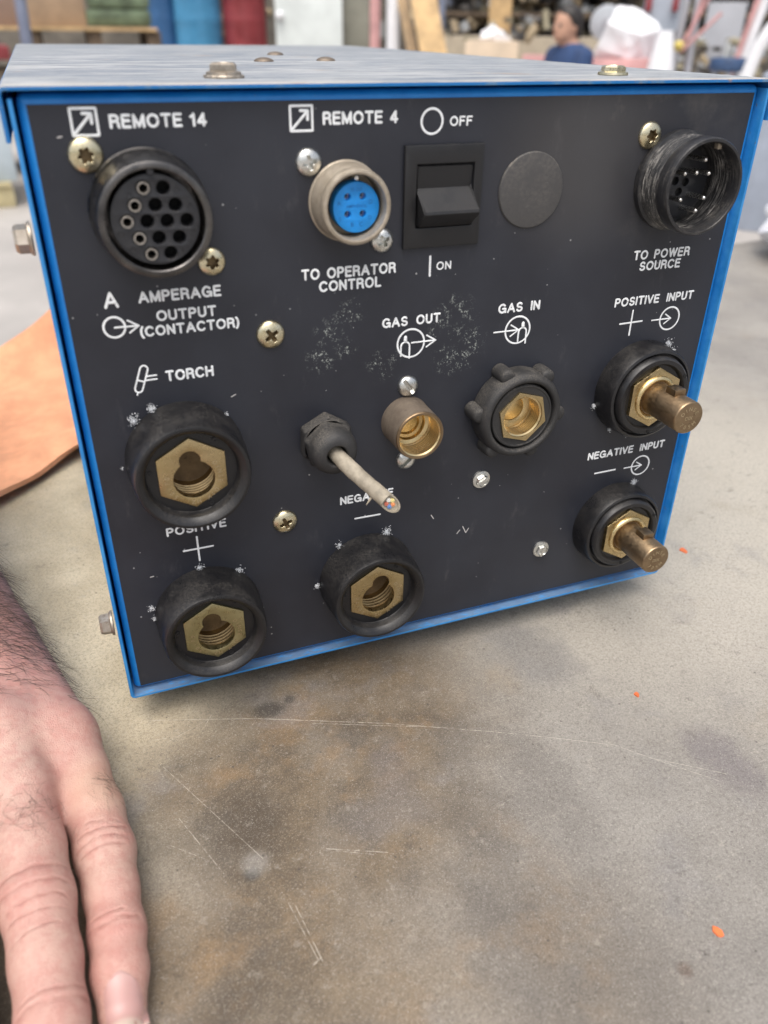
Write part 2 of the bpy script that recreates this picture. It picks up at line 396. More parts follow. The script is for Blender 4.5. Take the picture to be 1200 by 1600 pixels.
def lid_paint():
    m = mat('scuffed_lid', rough=.4); t = NT(m); v = t.pos(); b = B(m)
    g = t.new('ShaderNodeSeparateXYZ'); t.put(g.inputs[0], v)
    nrm = t.new('ShaderNodeSeparateXYZ'); t.put(nrm.inputs[0], t.new('ShaderNodeNewGeometry').outputs['Normal'])
    streak = t.noise(t.mapping(v, (11, 120, 60)), 1.0, 10, .8, .6)
    streak2 = t.noise(t.mapping(v, (38, 420, 60), rot=(0, 0, R(3))), 1.0, 6, .7)
    top = t.mix(t.ramp(streak, .44, .56), (.150, .175, .21), (.33, .34, .345))
    top = t.mix(t.ramp(streak2, .52, .62, 0, .7), top, (.52, .52, .51))
    top = t.mix(t.ramp(streak2, .43, .33, 0, .85), top, (.06, .07, .085))
    top = t.mix(t.math('MULTIPLY', t.ramp(g.outputs[1], .006, -.001), t.ramp(streak, .35, .55, .3, .8)), top, (.50, .46, .40))
    rust = t.math('MULTIPLY', t.ramp(t.noise(v, 70, 5, .7), .55, .70), t.ramp(g.outputs[1], .012, -.002))
    top = t.mix(t.math('MULTIPLY', rust, .75), top, (.36, .22, .13))
    blot = t.noise(t.mapping(v, (20, 34, 20), loc=(2, 1, 0)), 1.0, 6, .7)
    top = t.mix(t.ramp(blot, .52, .66, 0, .45), top, (.46, .46, .455)); top = t.mix(t.ramp(blot, .44, .34, 0, .5), top, (.15, .18, .22))
    top = t.mix(t.math('MULTIPLY', t.ramp(t.noise(v, 33, 6, .75), .60, .70), .6), top, (.34, .24, .16))
    edge = t.mix(t.ramp(t.noise(v, 150, 5), .5, .68), (.012, .16, .44), (.10, .22, .38))
    edge = t.mix(t.ramp(t.noise(t.mapping(v, (60, 60, 60)), 1.0, 5, .7), .60, .68, 0, .8), edge, (.33, .20, .13))
    c = t.mix(t.ramp(nrm.outputs[2], .55, .95), edge, top)
    t.put(b.inputs['Base Color'], c)
    t.put(b.inputs['Roughness'], t.ramp(streak, .3, .7, .34, .55))
    t.put(b.inputs['Normal'], t.bump(t.math('ADD', streak, t.math('MULTIPLY', streak2, .6)), .2, .0006))
    return m
def overlay_material():
    """matt black printed film with scuffs, dust and flaked spots round the gas out symbol"""
    m = mat('black_film', (.022, .023, .029), .5); t = NT(m); v = t.pos(); b = B(m)
    n = t.noise(v, 22, 5, .6)
    c = t.mix(t.ramp(n, .3, .7), (.015, .0165, .024), (.024, .0265, .036))
    haze = t.math('MULTIPLY', t.ramp(t.noise(t.mapping(v, loc=(2, 0, 5)), 40, 6, .7), .45, .75), t.blob(v, (.075, 0, .205), .035, .7))
    haze = t.math('MAXIMUM', haze, t.math('MULTIPLY', t.blob(v, (.055, 0, .195), .028, .7), .5))
    c = t.mix(t.math('MULTIPLY', haze, .30), c, (.22, .20, .17))
    # flakes
    fl = None
    for (x, z, r) in ((-33.4, 145.7, 5), (-40.6, 139.6, 5), (-44.4, 130.6, 5), (-22.5, 126.7, 4), (-20, 122.6, 3.5), (-17, 127.3, 3), (6.1, 123.2, 5), (12, 124.5, 5), (15.3, 126.5, 4.5), (16.3, 131, 4.5), (14.4, 138.5, 3.5), (11.4, 143.6, 4), (3.2, 126.1, 3.5), (-1.1, 135.2, 3), (-34.8, 133, 4), (2, 140, 4), (9, 134, 3.5), (6, 145, 4)):
        k = t.blob(v, (x*MM, 0, z*MM), r*.85*MM, .7, (1, 0, 1)); k = t.math('MULTIPLY', k, min(1, r/6))
        fl = k if fl is None else t.math('MAXIMUM', fl, k)
    fn = t.ramp(t.noise(v, 1300, 4, .8), .535, .56); fm = t.ramp(t.noise(v, 330, 4, .7), .51, .56)
    fl = t.math('MULTIPLY', t.math('MULTIPLY', fl, fn), fm)
    c = t.mix(t.math('MULTIPLY', fl, .95), c, (.56, .60, .55))
    # dust and nicks
    sp = t.voro(v, 260, out=0); ss = t.new('ShaderNodeSeparateColor'); t.put(ss.inputs[0], t.voro(v, 260, out=1))
    dn = t.math('MULTIPLY', t.math('LESS_THAN', sp, t.math('MULTIPLY', ss.outputs[2], .10)), t.math('GREATER_THAN', ss.outputs[0], .72))
    c = t.mix(t.math('MULTIPLY', dn, .55), c, (.5, .5, .5))
    n2 = t.noise(v, 1500, 3, .7); c = t.mix(t.ramp(n2, .66, .78, 0, .35), c, (.30, .30, .31))
    smear = t.noise(t.mapping(v, (1, 1, .35), rot=(0, R(25), 0)), 120, 5, .7)
    c = t.mix(t.ramp(smear, .58, .80, 0, .22), c, (.16, .15, .15))
    scr = None
    for (a, bb) in (((17.6, 46.5), (19.3, 43)), ((16.3, 45), (15, 43.4)), ((19.3, 43), (20.5, 45)), ((2.2, 55.5), (3.4, 53.5)), ((-118.5, 204.2), (-117.4, 204.4)), ((-77, 120.5), (-75.5, 121.2)), ((-114, 52), (-112.8, 52.1))):
        k = t.seg(v, (a[0]*MM, 0, a[1]*MM), (bb[0]*MM, 0, bb[1]*MM), .0003); scr = k if scr is None else t.math('MAXIMUM', scr, k)
    c = t.mix(t.ramp(scr, .2, .6, 0, .85), c, (.62, .60, .58))
    t.put(b.inputs['Base Color'], c)
    t.put(b.inputs['Roughness'], t.ramp(n, .3, .7, .40, .55)); b.inputs['Specular IOR Level'].default_value = .5
    t.put(b.inputs['Normal'], t.bump(t.noise(v, 1100, 3), .10, .0002))
    return m
def plastic(name, base=(.016, .016, .018), rough=.42, dust=.5, scale=1.0):
    """black moulded plastic with grey settled dust and fine scuffs"""
    m = mat(name, base, rough); t = NT(m); v = t.pos(); b = B(m)
    nrm = t.new('ShaderNodeSeparateXYZ'); t.put(nrm.inputs[0], t.new('ShaderNodeNewGeometry').outputs['Normal'])
    up = t.ramp(nrm.outputs[2], -.2, .9, .12, 1.0)
    n = t.noise(v, 900*scale, 6, .78); n2 = t.noise(v, 95, 5, .65)
    d = t.math('MULTIPLY', t.math('MULTIPLY', t.ramp(n, .38, .68), t.ramp(n2, .34, .66, .15, 1)), up)
    c = t.mix(t.math('MULTIPLY', d, dust), base, (.27, .24, .20))
    scr = t.noise(t.mapping(v, (1, 1, 5), rot=(0, R(40), 0)), 420, 5, .78)
    c = t.mix(t.ramp(scr, .62, .80, 0, dust*.7), c, (.30, .28, .26))
    t.put(b.inputs['Base Color'], c)
    t.put(b.inputs['Roughness'], t.math('ADD', t.math('MULTIPLY', d, .35), t.ramp(n2, .3, .7, rough-.06, rough+.08)))
    t.put(b.inputs['Normal'], t.bump(n, .16, .0003))
    return m
def metal(name, a, bcol, rough=.33, scale=90, grime=(.10, .07, .045), g=.5, mtl=1.0):
    m = mat(name, a, rough, mtl); t = NT(m); v = t.pos(); b = B(m)
    n = t.noise(v, scale, 6, .65); n2 = t.noise(v, scale*7, 4, .7)
    c = t.mix(t.ramp(n, .3, .7), a, bcol)
    c = t.mix(t.ramp(t.noise(t.mapping(v, loc=(1, 2, 3)), scale*2.2, 5, .7), .55, .78, 0, g), c, grime)
    t.put(b.inputs['Base Color'], c)
    t.put(b.inputs['Roughness'], t.ramp(n2, .3, .7, rough-.08, rough+.16))
    t.put(b.inputs['Normal'], t.bump(n2, .10, .0002))
    return m

def thread_plastic():
    m = mat('worn_black_thread', (.016, .016, .018), .36); t = NT(m); v = t.pos(); b = B(m)
    n = t.noise(t.mapping(v, (130, 1500, 130)), 1.0, 6, .75); n2 = t.noise(v, 120, 4, .6)
    g = t.new('ShaderNodeSeparateXYZ'); t.put(g.inputs[0], v)
    band = t.math('MULTIPLY', t.ramp(g.outputs[1], -.0025, -.0036), t.ramp(g.outputs[1], -.0125, -.0108))
    k = t.math('MULTIPLY', t.ramp(n, .46, .66), t.ramp(n2, .35, .6, .3, 1))
    c = t.mix(t.math('MULTIPLY', k, t.math('ADD', t.math('MULTIPLY', band, .75), .12)), (.016, .016, .018), (.42, .40, .37))
    d = t.math('MULTIPLY', t.ramp(t.noise(v, 900, 6, .78), .45, .7), t.ramp(n2, .4, .7))
    c = t.mix(t.math('MULTIPLY', d, .35), c, (.27, .24, .20))
    t.put(b.inputs['Base Color'], c); t.put(b.inputs['Normal'], t.bump(n, .2, .0003))
    return m

M = {}
M['table'] = table_material()
M['blue'] = blue_paint(); M['chassis'] = chassis_paint(); M['lid'] = lid_paint(); M['film'] = overlay_material()
M['ink'] = simple('white_ink', (.84, .86, .87), .55, 0, .08, 300, .05)
M['ink_worn'] = M['ink']
M['plastic'] = plastic('dusty_black_plastic', (.009, .009, .0105), .32, .20, 1.8)
M['plastic_clean'] = plastic('black_plastic', (.013, .013, .015), .36, .18)
M['plastic_switch'] = plastic('switch_plastic', (.012, .012, .0135), .40, .06)
M['rubber'] = plastic('black_rubber', (.020, .020, .021), .6, .55, 2.0)
M['shell_dark'] = metal('black_anodised', (.075, .073, .075), (.19, .18, .17), .32, 60, (.02, .02, .02), .4)
M['thread_dark'] = thread_plastic()
M['shell_olive'] = metal('olive_drab_plating', (.33, .28, .215), (.46, .40, .32), .46, 160, (.16, .13, .10), .6, .45)
M['brass'] = metal('brass', (.46, .35, .17), (.56, .44, .25), .30, 90, (.22, .15, .07), .5)
M['brass_bright'] = metal('cut_brass', (.66, .50, .25), (.76, .61, .34), .24, 160, (.46, .32, .14), .25)
M['brass_thread'] = simple('bright_threaded_brass', (.74, .575, .31), .22, 1.0, .10, 60, 0)
M['bronze'] = metal('tarnished_brass', (.27, .19, .115), (.36, .265, .165), .38, 110, (.13, .085, .05), .6)
M['bronze_dark'] = metal('dark_bronze', (.165, .13, .10), (.24, .195, .15), .48, 160, (.08, .06, .045), .5, .5)
M['zinc_yellow'] = metal('yellow_zinc', (.62, .54, .34), (.74, .68, .50), .26, 300, (.30, .21, .09), .7)
M['zinc'] = metal('zinc_plate', (.62, .62, .58), (.74, .74, .71), .28, 260, (.30, .27, .22), .6)
M['steel_rust'] = metal('rusty_zinc', (.36, .31, .25), (.52, .46, .39), .45, 240, (.17, .10, .06), .85)
M['recess'] = simple('screw_recess', (.17, .12, .06), .5, .6, .4, 600, .1)
M['hole'] = simple('socket_hole', (.006, .006, .006), .7, 0, .1, 50, 0)
M['pin'] = metal('silver_pin', (.72, .70, .66), (.82, .81, .78), .22, 300, (.3, .27, .22), .3)
M['sleeve'] = metal('tarnished_sleeve', (.40, .37, .33), (.55, .52, .48), .35, 300, (.12, .09, .07), .7)
M['insert_blue'] = simple('blue_insert', (.010, .26, .72), .42, 0, .12, 200, .05)
M['insert_black'] = plastic('connector_insert', (.020, .021, .025), .40, .20, .5)
M['cable'] = simple('grey_cable_jacket', (.33, .29, .225), .65, 0, .30, 160, .35, .3, 700)
M['lint'] = simple('white_lint', (.72, .74, .76), .9, 0, .1, 400, 0)
M['cap'] = plastic('textured_cap', (.060, .058, .058), .55, 1.0, .9)

# ================================================================== the setting
def grid_plane(name, x0, x1, y0, y1, z, material):
    bm = NB(); vs = [bm.verts.new(p) for p in ((x0, y0, z), (x1, y0, z), (x1, y1, z), (x0, y1, z))]; bm.faces.new(vs)
    return obj(name, bm, material)
floor_m = simple('concrete_floor', (.40, .375, .35), .6, 0, .14, 1.6, .2, .4, 60)
tag(grid_plane('floor', -40, 40, -30, 40, FLOOR_Z, floor_m), kind='structure')

tb = thing('workbench', 'worn concrete-topped bench under the blue box, scratched and stained brown', 'bench', (.1, .1, FLOOR_Z))
bm = NB()
TOP = [(-.60, -.75), (.95, -.75), (.95, .66), (.72, .62), (-.195, .452), (-.60, .385)]
lo = [bm.verts.new((x-.1, y-.1, TABLE_Z-.045-FLOOR_Z)) for x, y in TOP]; hi = [bm.verts.new((x-.1, y-.1, TABLE_Z-FLOOR_Z)) for x, y in TOP]
bm.faces.new(hi); bm.faces.new(lo[::-1])
for k in range(len(TOP)): j = (k+1) % len(TOP); bm.faces.new((lo[k], lo[j], hi[j], hi[k]))
bmesh.ops.bevel(bm, geom=[e for e in bm.edges if all(v in hi for v in e.verts)], offset=.004, segments=3, affect='EDGES')
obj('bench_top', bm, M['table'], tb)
leg_m = simple('grey_steel', (.20, .21, .22), .5, .3)
for (x, y) in ((-.5, -.65), (.85, -.65), (.85, .5), (-.5, .3)):
    bm = NB(); box(bm, x-.1-.03, x-.1+.03, y-.1-.03, y-.1+.03, 0, TABLE_Z-.0455-FLOOR_Z, .004); obj('leg', bm, leg_m, tb)

# ================================================================== the blue box
BX = thing('welding_control_box', 'blue metal welding control box with black socket panel on the stained bench', 'control box', (0, 0, TABLE_Z))
def part(o, label=None):
    """parts are built in world millimetres; hang them under the box without moving them"""
    o.parent = BX; o.matrix_parent_inverse = Matrix.Translation((0, 0, -TABLE_Z))
    if label: o['label'] = label
    return o
def sub(o, p):
    o.parent = p; return o
D = .478
# wrap sheet: left wall, bottom, right wall as one bent sheet, its front edge 2.5 mm ahead of the panel
bm = NB()
ro, t_ = 2.0, 1.2
def corner(cx, cz, r, a0, a1, n=6): return [(cx+r*math.cos(a0+(a1-a0)*k/n), cz+r*math.sin(a0+(a1-a0)*k/n)) for k in range(n+1)]
outer = [(-129.5, 214.0)] + corner(-127.5, -1.7, ro, PI, 1.5*PI) + corner(127.5, -1.7, ro, 1.5*PI, 2*PI) + [(129.5, 214.0)]
inner = [(-128.3, 214.0)] + corner(-127.5, -1.7, ro-t_, PI, 1.5*PI) + corner(127.5, -1.7, ro-t_, 1.5*PI, 2*PI) + [(128.3, 214.0)]
YF = [-.0026, -.0023, D-.004]
rows = []
for y, k in ((-.0026, .12), (-.0023, 0), (D-.004, 0)):
    ring = []
    for (a, c) in zip(outer, inner):
        ring.append(bm.verts.new(((a[0]+(c[0]-a[0])*k)*MM, y, (a[1]+(c[1]-a[1])*k)*MM)))
    for (a, c) in list(zip(outer, inner))[::-1]:
        ring.append(bm.verts.new(((c[0]+(a[0]-c[0])*k)*MM, y, (c[1]+(a[1]-c[1])*k)*MM)))
    rows.append(ring)
for a, b2 in zip(rows[:-1], rows[1:]):
    n = len(a)
    for k in range(n): j = (k+1) % n; bm.faces.new((a[k], a[j], b2[j], b2[k]))
n = len(outer)
for ring in (rows[0], rows[-1]):
    for k in range(n-1): bm.faces.new((ring[k], ring[k+1], ring[2*n-2-k], ring[2*n-1-k]))
part(obj('chassis_shell', bm, M['chassis'], ang=30))
# front pan: blue sheet folded back round its rim
bm = NB()
box(bm, -.1274, .1274, .0003, .03, -.0019, .2152)
es = [e for e in bm.edges if abs(e.verts[0].co.y-.0003) < 1e-6 and abs(e.verts[1].co.y-.0003) < 1e-6]
vert = [e for e in bm.edges if abs(e.verts[0].co.y-e.verts[1].co.y) > .01]
bmesh.ops.bevel(bm, geom=es+vert, offset=.0024, segments=5, affect='EDGES', profile=.5)
part(obj('front_panel', bm, M['blue'], ang=40))
# back panel
bm = NB(); box(bm, -.1280, .1280, D-.010, D-.006, -.0020, .2150, .001); part(obj('back_panel', bm, M['blue']))
# printed film
bm = NB(); box(bm, -.125, .125, 0, .00035, 0, .2125)
film = part(obj('panel_overlay', bm, M['film']))
# lid
bm = NB()
lo_ = [(-131.8, 203.4)] + corner(-129.6, 215.0, 2.2, PI, .5*PI) + corner(129.6, 215.0, 2.2, .5*PI, 0) + [(131.8, 203.4)]
li_ = [(-130.6, 203.4)] + corner(-129.6, 215.0, 1.0, PI, .5*PI) + corner(129.6, 215.0, 1.0, .5*PI, 0) + [(130.6, 203.4)]
rows = []
for y, k in ((-.0031, .14), (-.0027, 0), (D, 0)):
    ring = [bm.verts.new(((a[0]+(c[0]-a[0])*k)*MM, y, (a[1]+(c[1]-a[1])*k)*MM)) for a, c in zip(lo_, li_)]
    ring += [bm.verts.new(((c[0]+(a[0]-c[0])*k)*MM, y, (c[1]+(a[1]-c[1])*k)*MM)) for a, c in list(zip(lo_, li_))[::-1]]
    rows.append(ring)
for a, b2 in zip(rows[:-1], rows[1:]):
    n = len(a)
    for k in range(n): j = (k+1) % n; bm.faces.new((a[k], a[j], b2[j], b2[k]))
n = len(lo_)
for ring in (rows[0], rows[-1]):
    for k in range(n-1): bm.faces.new((ring[k], ring[k+1], ring[2*n-2-k], ring[2*n-1-k]))
lid = part(obj('lid', bm, M['lid'], ang=30), 'scuffed pale lid with worn blue edge')
# feet
for (x, y) in ((-.105, .05), (.105, .05), (-.105, .43), (.105, .43)):
    bm = NB(); bmesh.ops.create_cone(bm, cap_ends=True, segments=28, radius1=.010, radius2=.012, depth=.0148, matrix=Matrix.Translation((x, y, TABLE_Z+.0074)))
    part(obj('rubber_foot', bm, M['rubber']))

# ------------------------------------------------------------------ bolts, rivets
def hexhead(bm, r, h, flange, Mx, slot=True):
    """hex washer-head bolt standing along +z before Mx"""
    vs0 = set(bm.verts)
    rings = []
    for (rr, z, hexy) in ((flange, 0, 0), (flange*.97, .8*MM, 0), (r*1.02, 1.2*MM, 1), (r, h*.82, 1), (r*.84, h, 1)):
        rings.append([bm.verts.new((rr*(1 if not hexy else 1)*math.cos(2*PI*k/24)*(1 if not hexy else math.cos(PI/6)/math.cos(((2*PI*k/24) % (PI/3))-PI/6)), rr*math.sin(2*PI*k/24)*(1 if not hexy else math.cos(PI/6)/math.cos(((2*PI*k/24) % (PI/3))-PI/6)), z)) for k in range(24)])
    rings.append([bm.verts.new((r*.70*math.cos(2*PI*k/24), r*.70*math.sin(2*PI*k/24), h)) for k in range(24)])
    rings.append([bm.verts.new((r*.62*math.cos(2*PI*k/24), r*.62*math.sin(2*PI*k/24), h*.84)) for k in range(24)])
    for a, b2 in zip(rings[:-1], rings[1:]):
        for k in range(24): bm.faces.new((a[k], a[(k+1) % 24], b2[(k+1) % 24], b2[k]))
    bm.faces.new(rings[-1]); bm.faces.new(rings[0][::-1])
    if slot: box(bm, -r*.95, r*.95, -.0006, .0006, h*.84, h*1.05, 0)
    bmesh.ops.transform(bm, matrix=Mx, verts=[v for v in bm.verts if v not in vs0])
ZL = .2172
for (x, y, mt, lb) in ((-.0655, .0262, 'steel_rust', 'rusty hex bolt on the lid'), (.0795, .0250, 'zinc_yellow', 'yellowish hex bolt on the lid')):
    bm = NB(); hexhead(bm, .0045, .0034 if mt == 'steel_rust' else .0030, .0056, Matrix.Translation((x, y, ZL+(.0009 if mt == 'steel_rust' else .0002))) @ Matrix.Rotation(R(12), 4, 'Z'), False)
    b_ = part(obj('lid_bolt', bm, M[mt], ang=28), lb)
    if mt != 'steel_rust': continue
    bm = NB(); lathe(bm, [(2.0, 0), (6.3, 0), (6.4, .5), (6.2, .9), (2.0, .9)], 0, 0, 40, 0, lambda a, h: 1+.03*math.sin(18*a))
    bmesh.ops.transform(bm, matrix=Matrix.Translation((x, y, ZL)) @ Matrix.Rotation(R(-90), 4, 'X'), verts=bm.verts[:])
    w_ = obj('washer', bm, M['steel_rust']); w_.parent = b_; w_.matrix_parent_inverse = Matrix.Translation((0, 0, 0))
for (x, y) in ((-.022, .153), (.006, .242), (.010, .160)):
    bm = NB(); bmesh.ops.create_uvsphere(bm, u_segments=20, v_segments=12, radius=.0042, matrix=Matrix.Translation((x, y, ZL)) @ Matrix.Diagonal((1.1, 1.1, .42, 1)))
    part(obj('rivet', bm, M['bronze_dark']))
for (z, lb) in ((.1765, 'zinc hex bolt with tooth washer, high on the left wall'), (.0300, 'zinc hex bolt low on the left wall')):
    bm = NB(); hexhead(bm, .0042, .0050, .0050, Matrix.Translation((-.1306, .006, z)) @ Matrix.Rotation(R(-90), 4, 'Y') @ Matrix.Rotation(R(20), 4, 'Z'), False)
    b_ = part(obj('side_bolt', bm, M['steel_rust'], ang=28), lb)
    bm = NB(); lathe(bm, [(2.0, 0), (6.0, 0), (6.2, .5), (6.0, 1.0), (2.0, 1.0)], 0, 0, 48, 0, lambda a, h: 1+.06*(1 if math.sin(14*a) > 0 else -1))
    bmesh.ops.transform(bm, matrix=Matrix.Translation((-.1296, .006, z)) @ Matrix.Rotation(R(90), 4, 'Z'), verts=bm.verts[:])
    obj('tooth_washer', bm, M['steel_rust']).parent = b_

# ------------------------------------------------------------------ panel screws
def star_pts(r1, r2, n, rot=0, steps=6):
    """rounded star outline"""
    pts = []
    for k in range(n*steps):
        a = 2*PI*k/(n*steps); f = .5+.5*math.cos(n*a); pts.append(((r2+(r1-r2)*f)*math.cos(a+rot), (r2+(r1-r2)*f)*math.sin(a+rot)))
    return pts
def cross_pts(r, w_, rot):
    base = [(w_, w_), (w_*.8, r), (-w_*.8, r), (-w_, w_), (-r, w_*.8), (-r, -w_*.8), (-w_, -w_), (-w_*.8, -r), (w_*.8, -r), (w_, -w_), (r, -w_*.8), (r, w_*.8)]
    return [(x*math.cos(rot)-z*math.sin(rot), x*math.sin(rot)+z*math.cos(rot)) for x, z in base]
def dome_screw(x, z, r, h, recess, material, name, label, tilt=0):
    """domed screw head whose recess is cut into the dome"""
    # dome as rings from the recess outline to the rim
    n = 72; bm = NB()
    def out(a):
        # radius of the recess outline along angle a (ray-polygon)
        best = None
        for (p, q) in zip(recess, recess[1:]+recess[:1]):
            dx, dz = math.cos(a), math.sin(a); ex, ez = q[0]-p[0], q[1]-p[1]
            den = dx*ez-dz*ex
            if abs(den) < 1e-9: continue
            tt = (p[0]*ez-p[1]*ex)/den; u = (p[0]*dz-p[1]*dx)/den
            if tt > 0 and -1e-6 <= u <= 1+1e-6 and (best is None or tt < best): best = tt
        return best or .3
    prof = lambda rr: h*math.sqrt(max(0, 1-(rr/r)**2*.93))
    rings = []
    for s in (0, .04, .25, .5, .75, .9, 1.0):
        ring = []
        for k in range(n):
            a = 2*PI*k/n; ro_ = out(a); rr = ro_+(r-ro_)*s
            hh = prof(rr) if s < 1 else prof(r*.999)*.55
            if s == 0: hh -= .10
            ring.append(bm.verts.new(((x+rr*math.cos(a))*MM, -hh*MM, (z+rr*math.sin(a))*MM)))
        rings.append(ring)
    rings.append([bm.verts.new(((x+r*math.cos(2*PI*k/n))*MM, .0001, (z+r*math.sin(2*PI*k/n))*MM)) for k in range(n)])
    for a, b2 in zip(rings[:-1], rings[1:]):
        for k in range(n): bm.faces.new((a[k], a[(k+1) % n], b2[(k+1) % n], b2[k]))
    s_ = part(obj(name, bm, material, ang=50), label)
    bm = NB(); ring = []; fl = []
    for k in range(n):
        a = 2*PI*k/n; ro_ = out(a)
        ring.append(bm.verts.new(((x+ro_*math.cos(a))*MM, -(prof(ro_)-.10)*MM, (z+ro_*math.sin(a))*MM)))
        fl.append(bm.verts.new(((x+ro_*.72*math.cos(a))*MM, -.15*h*MM, (z+ro_*.72*math.sin(a))*MM)))
    for k in range(n): bm.faces.new((ring[k], ring[(k+1) % n], fl[(k+1) % n], fl[k]))
    bm.faces.new(fl)
    obj('recess', bm, M['recess'] if 'yellow' in material.name else material).parent = s_
    return s_
for (x, z, r, lb, rot) in ((-111.9, 199.5, 4.9, 'yellow star-drive screw at the upper left of the round 14-way socket', .2), (-79.3, 167.2, 4.4, 'yellow star-drive screw at the lower right of the round 14-way socket', .4), (81.2, 199.4, 4.6, 'yellow star-drive screw beside the threaded power plug', .1)):
    dome_screw(x, z, r, 2.2, star_pts(2.35, 1.55, 6, rot), M['zinc_yellow'], 'panel_screw', lb)
for (x, z, r, lb, rot, mt) in ((-46.3, 195.2, 4.2, 'silver cross screw above the blue socket', .25, 'zinc'), (-21.4, 169.8, 4.0, 'silver cross screw below the blue socket', .5, 'zinc'), (-61.8, 141.4, 4.9, 'large cross screw between the lettering and the gas fittings', .6, 'zinc_yellow'), (-60.8, 65.9, 4.9, 'large cross screw between the torch socket and the cable', .35, 'zinc_yellow')):
    dome_screw(x, z, r, 2.4, cross_pts(r*.52, r*.16, rot), M[mt], 'panel_screw', lb)
for (x, z, lb, rot) in ((-10.4, 115.7, 'slotted screw above the brass gas outlet', -.95), (-10.4, 84.4, 'slotted screw below the brass gas outlet', .75)):
    w2, L = .75, 3.4
    sl = [(L, -w2), (L, w2), (-L, w2), (-L, -w2)]
    sl = [(a*math.cos(rot)-c*math.sin(rot), a*math.sin(rot)+c*math.cos(rot)) for a, c in sl]
    dome_screw(x, z, 4.1, 2.6, sl, M['zinc'], 'panel_screw', lb)
for (x, z, lb, rot) in ((24.4, 68.9, 'slotted hex screw below the gas inlet', .45), (58.8, 25.6, 'slotted hex screw beside the negative input', 1.2)):
    bm = NB(); hexhead(bm, .0029, .0026, .0041, Matrix.Translation((x*MM, 0, z*MM)) @ Matrix.Rotation(R(90), 4, 'X') @ Matrix.Rotation(rot, 4, 'Z'))
    part(obj('panel_screw', bm, M['zinc'], ang=28), lb)

# ------------------------------------------------------------------ round 14-way socket
CX, CZ = -96.2, 183.5
bm = NB(); lathe(bm, [(17.7, 0), (17.7, 1.0), (17.2, 1.5), (17.0, 2.2), (17.2, 5), (17.0, 8.5), (16.5, 12), (16.2, 14.8), (15.9, 15.7), (15.2, 16.1), (14.2, 16.1), (13.9, 15.8), (13.8, 4), (0, 4)], CX, CZ, 96)
s14 = part(obj('multi_way_socket', bm, M['shell_dark']), 'black round socket with five metal-lined holes')
sl14 = [(-2.4, 8.8), (-5.3, 4.3), (-8.0, 0), (-5.2, -4.7), (-2.5, -9.3)]
ho14 = [(3.1, 8.6), (.4, 4.1), (6.0, 3.9), (-2.4, -.2), (3.2, -.4), (8.8, -.5), (.3, -4.9), (6.1, -5.1), (3.1, -9.4)]
ins = plate('insert', [circle_pts(12.5, 72)]+[circle_pts(1.95, 24, x, z) for x, z in ho14+sl14], 8, 14.4, M['insert_black'], None, CX, CZ, .25)
ins.parent = s14
bm = NB(); lathe(bm, [(12.3, 4.2), (12.3, 8.5), (0, 8.5)], CX, CZ, 40); obj('insert_base', bm, M['hole']).parent = s14
for x, z in sl14:
    bm = NB(); lathe(bm, [(1.8, 9), (1.8, 14.6), (1.68, 14.95), (1.3, 14.95), (1.15, 14.6), (1.15, 9.5)], CX+x, CZ+z, 24); cs = obj('contact_sleeve', bm, M['sleeve']); cs.parent = s14
bm = NB(); box(bm, (CX-.9)*MM, (CX+.9)*MM, -.0155, -.006, (CZ+12.35)*MM, (CZ+14.0)*MM, .0002); obj('key', bm, M['insert_black']).parent = s14
bm = NB()     # small raised rings and marks moulded in the insert face
for (x, z) in ((-6.5, 7.0), (6.8, 8.0), (10.0, 3.3), (11.0, -2.2), (-10.2, -3.0), (-7.6, -7.6), (.2, 0.9), (2.9, 4.6)):
    for k in range(14):
        a = 2*PI*k/14; a2 = 2*PI*(k+1)/14
        tube(bm, [((CX+x+.75*math.cos(a))*MM, -.01443, (CZ+z+.75*math.sin(a))*MM), ((CX+x+.75*math.cos(a2))*MM, -.01443, (CZ+z+.75*math.sin(a2))*MM)], .00010, 5)
for k, ch in enumerate('A B C D E F'.split()):
    a = R(-62+k*9); text_into(bm, ch, Matrix.Translation(((CX+11.0*math.cos(a))*MM, -.01448, (CZ+11.0*math.sin(a))*MM)) @ PANEL @ Matrix.Rotation(a+PI/2, 4, 'Z') @ Matrix.Scale(.0015, 4))
obj('moulded_marks', bm, M['plastic']).parent = s14

# ------------------------------------------------------------------ blue 4-way socket
CX, CZ = -34.1, 183.0
bm = NB(); lathe(bm, [(12.6, 0), (12.6, .8), (12.2, 1.1), (12.1, 4.5), (11.9, 5.0), (11.75, 8.6), (11.55, 8.9), (11.55, 9.3), (11.65, 9.6), (11.5, 11.2), (11.1, 11.8), (10.4, 12.0), (9.85, 11.8), (9.75, 11.4), (9.7, 2), (0, 2)], CX, CZ, 80)
s4 = part(obj('four_way_socket', bm, M['shell_olive']), 'olive round socket with bright blue insert')
h4 = [(-2.2, 2.9), (2.9, 2.9), (-2.2, -2.4), (2.9, -2.4)]
i4 = plate('insert', [circle_pts(7.75, 56, .9, -.6)]+[circle_pts(1.05, 18, x+.2, z-.2) for x, z in h4], 3, 8.2, M['insert_blue'], None, CX, CZ, .3); i4.parent = s4
bm = NB(); lathe(bm, [(7.5, 1), (7.5, 3.6), (0, 3.6)], CX+.9, CZ-.6, 40); obj('insert_base', bm, M['hole']).parent = s4
for x, z in h4:
    bm = NB(); lathe(bm, [(1.0, 3.7), (1.0, 5.6), (.62, 5.6), (.6, 3.7)], CX+x+.2, CZ+z-.2, 14); obj('contact_sleeve', bm, M['pin']).parent = s4
bm = NB(); lathe(bm, [(.85, 3), (.85, 9.0), (.6, 9.4), (0, 9.5)], CX+.6, CZ+8.4, 18); obj('key_pin', bm, M['pin']).parent = s4
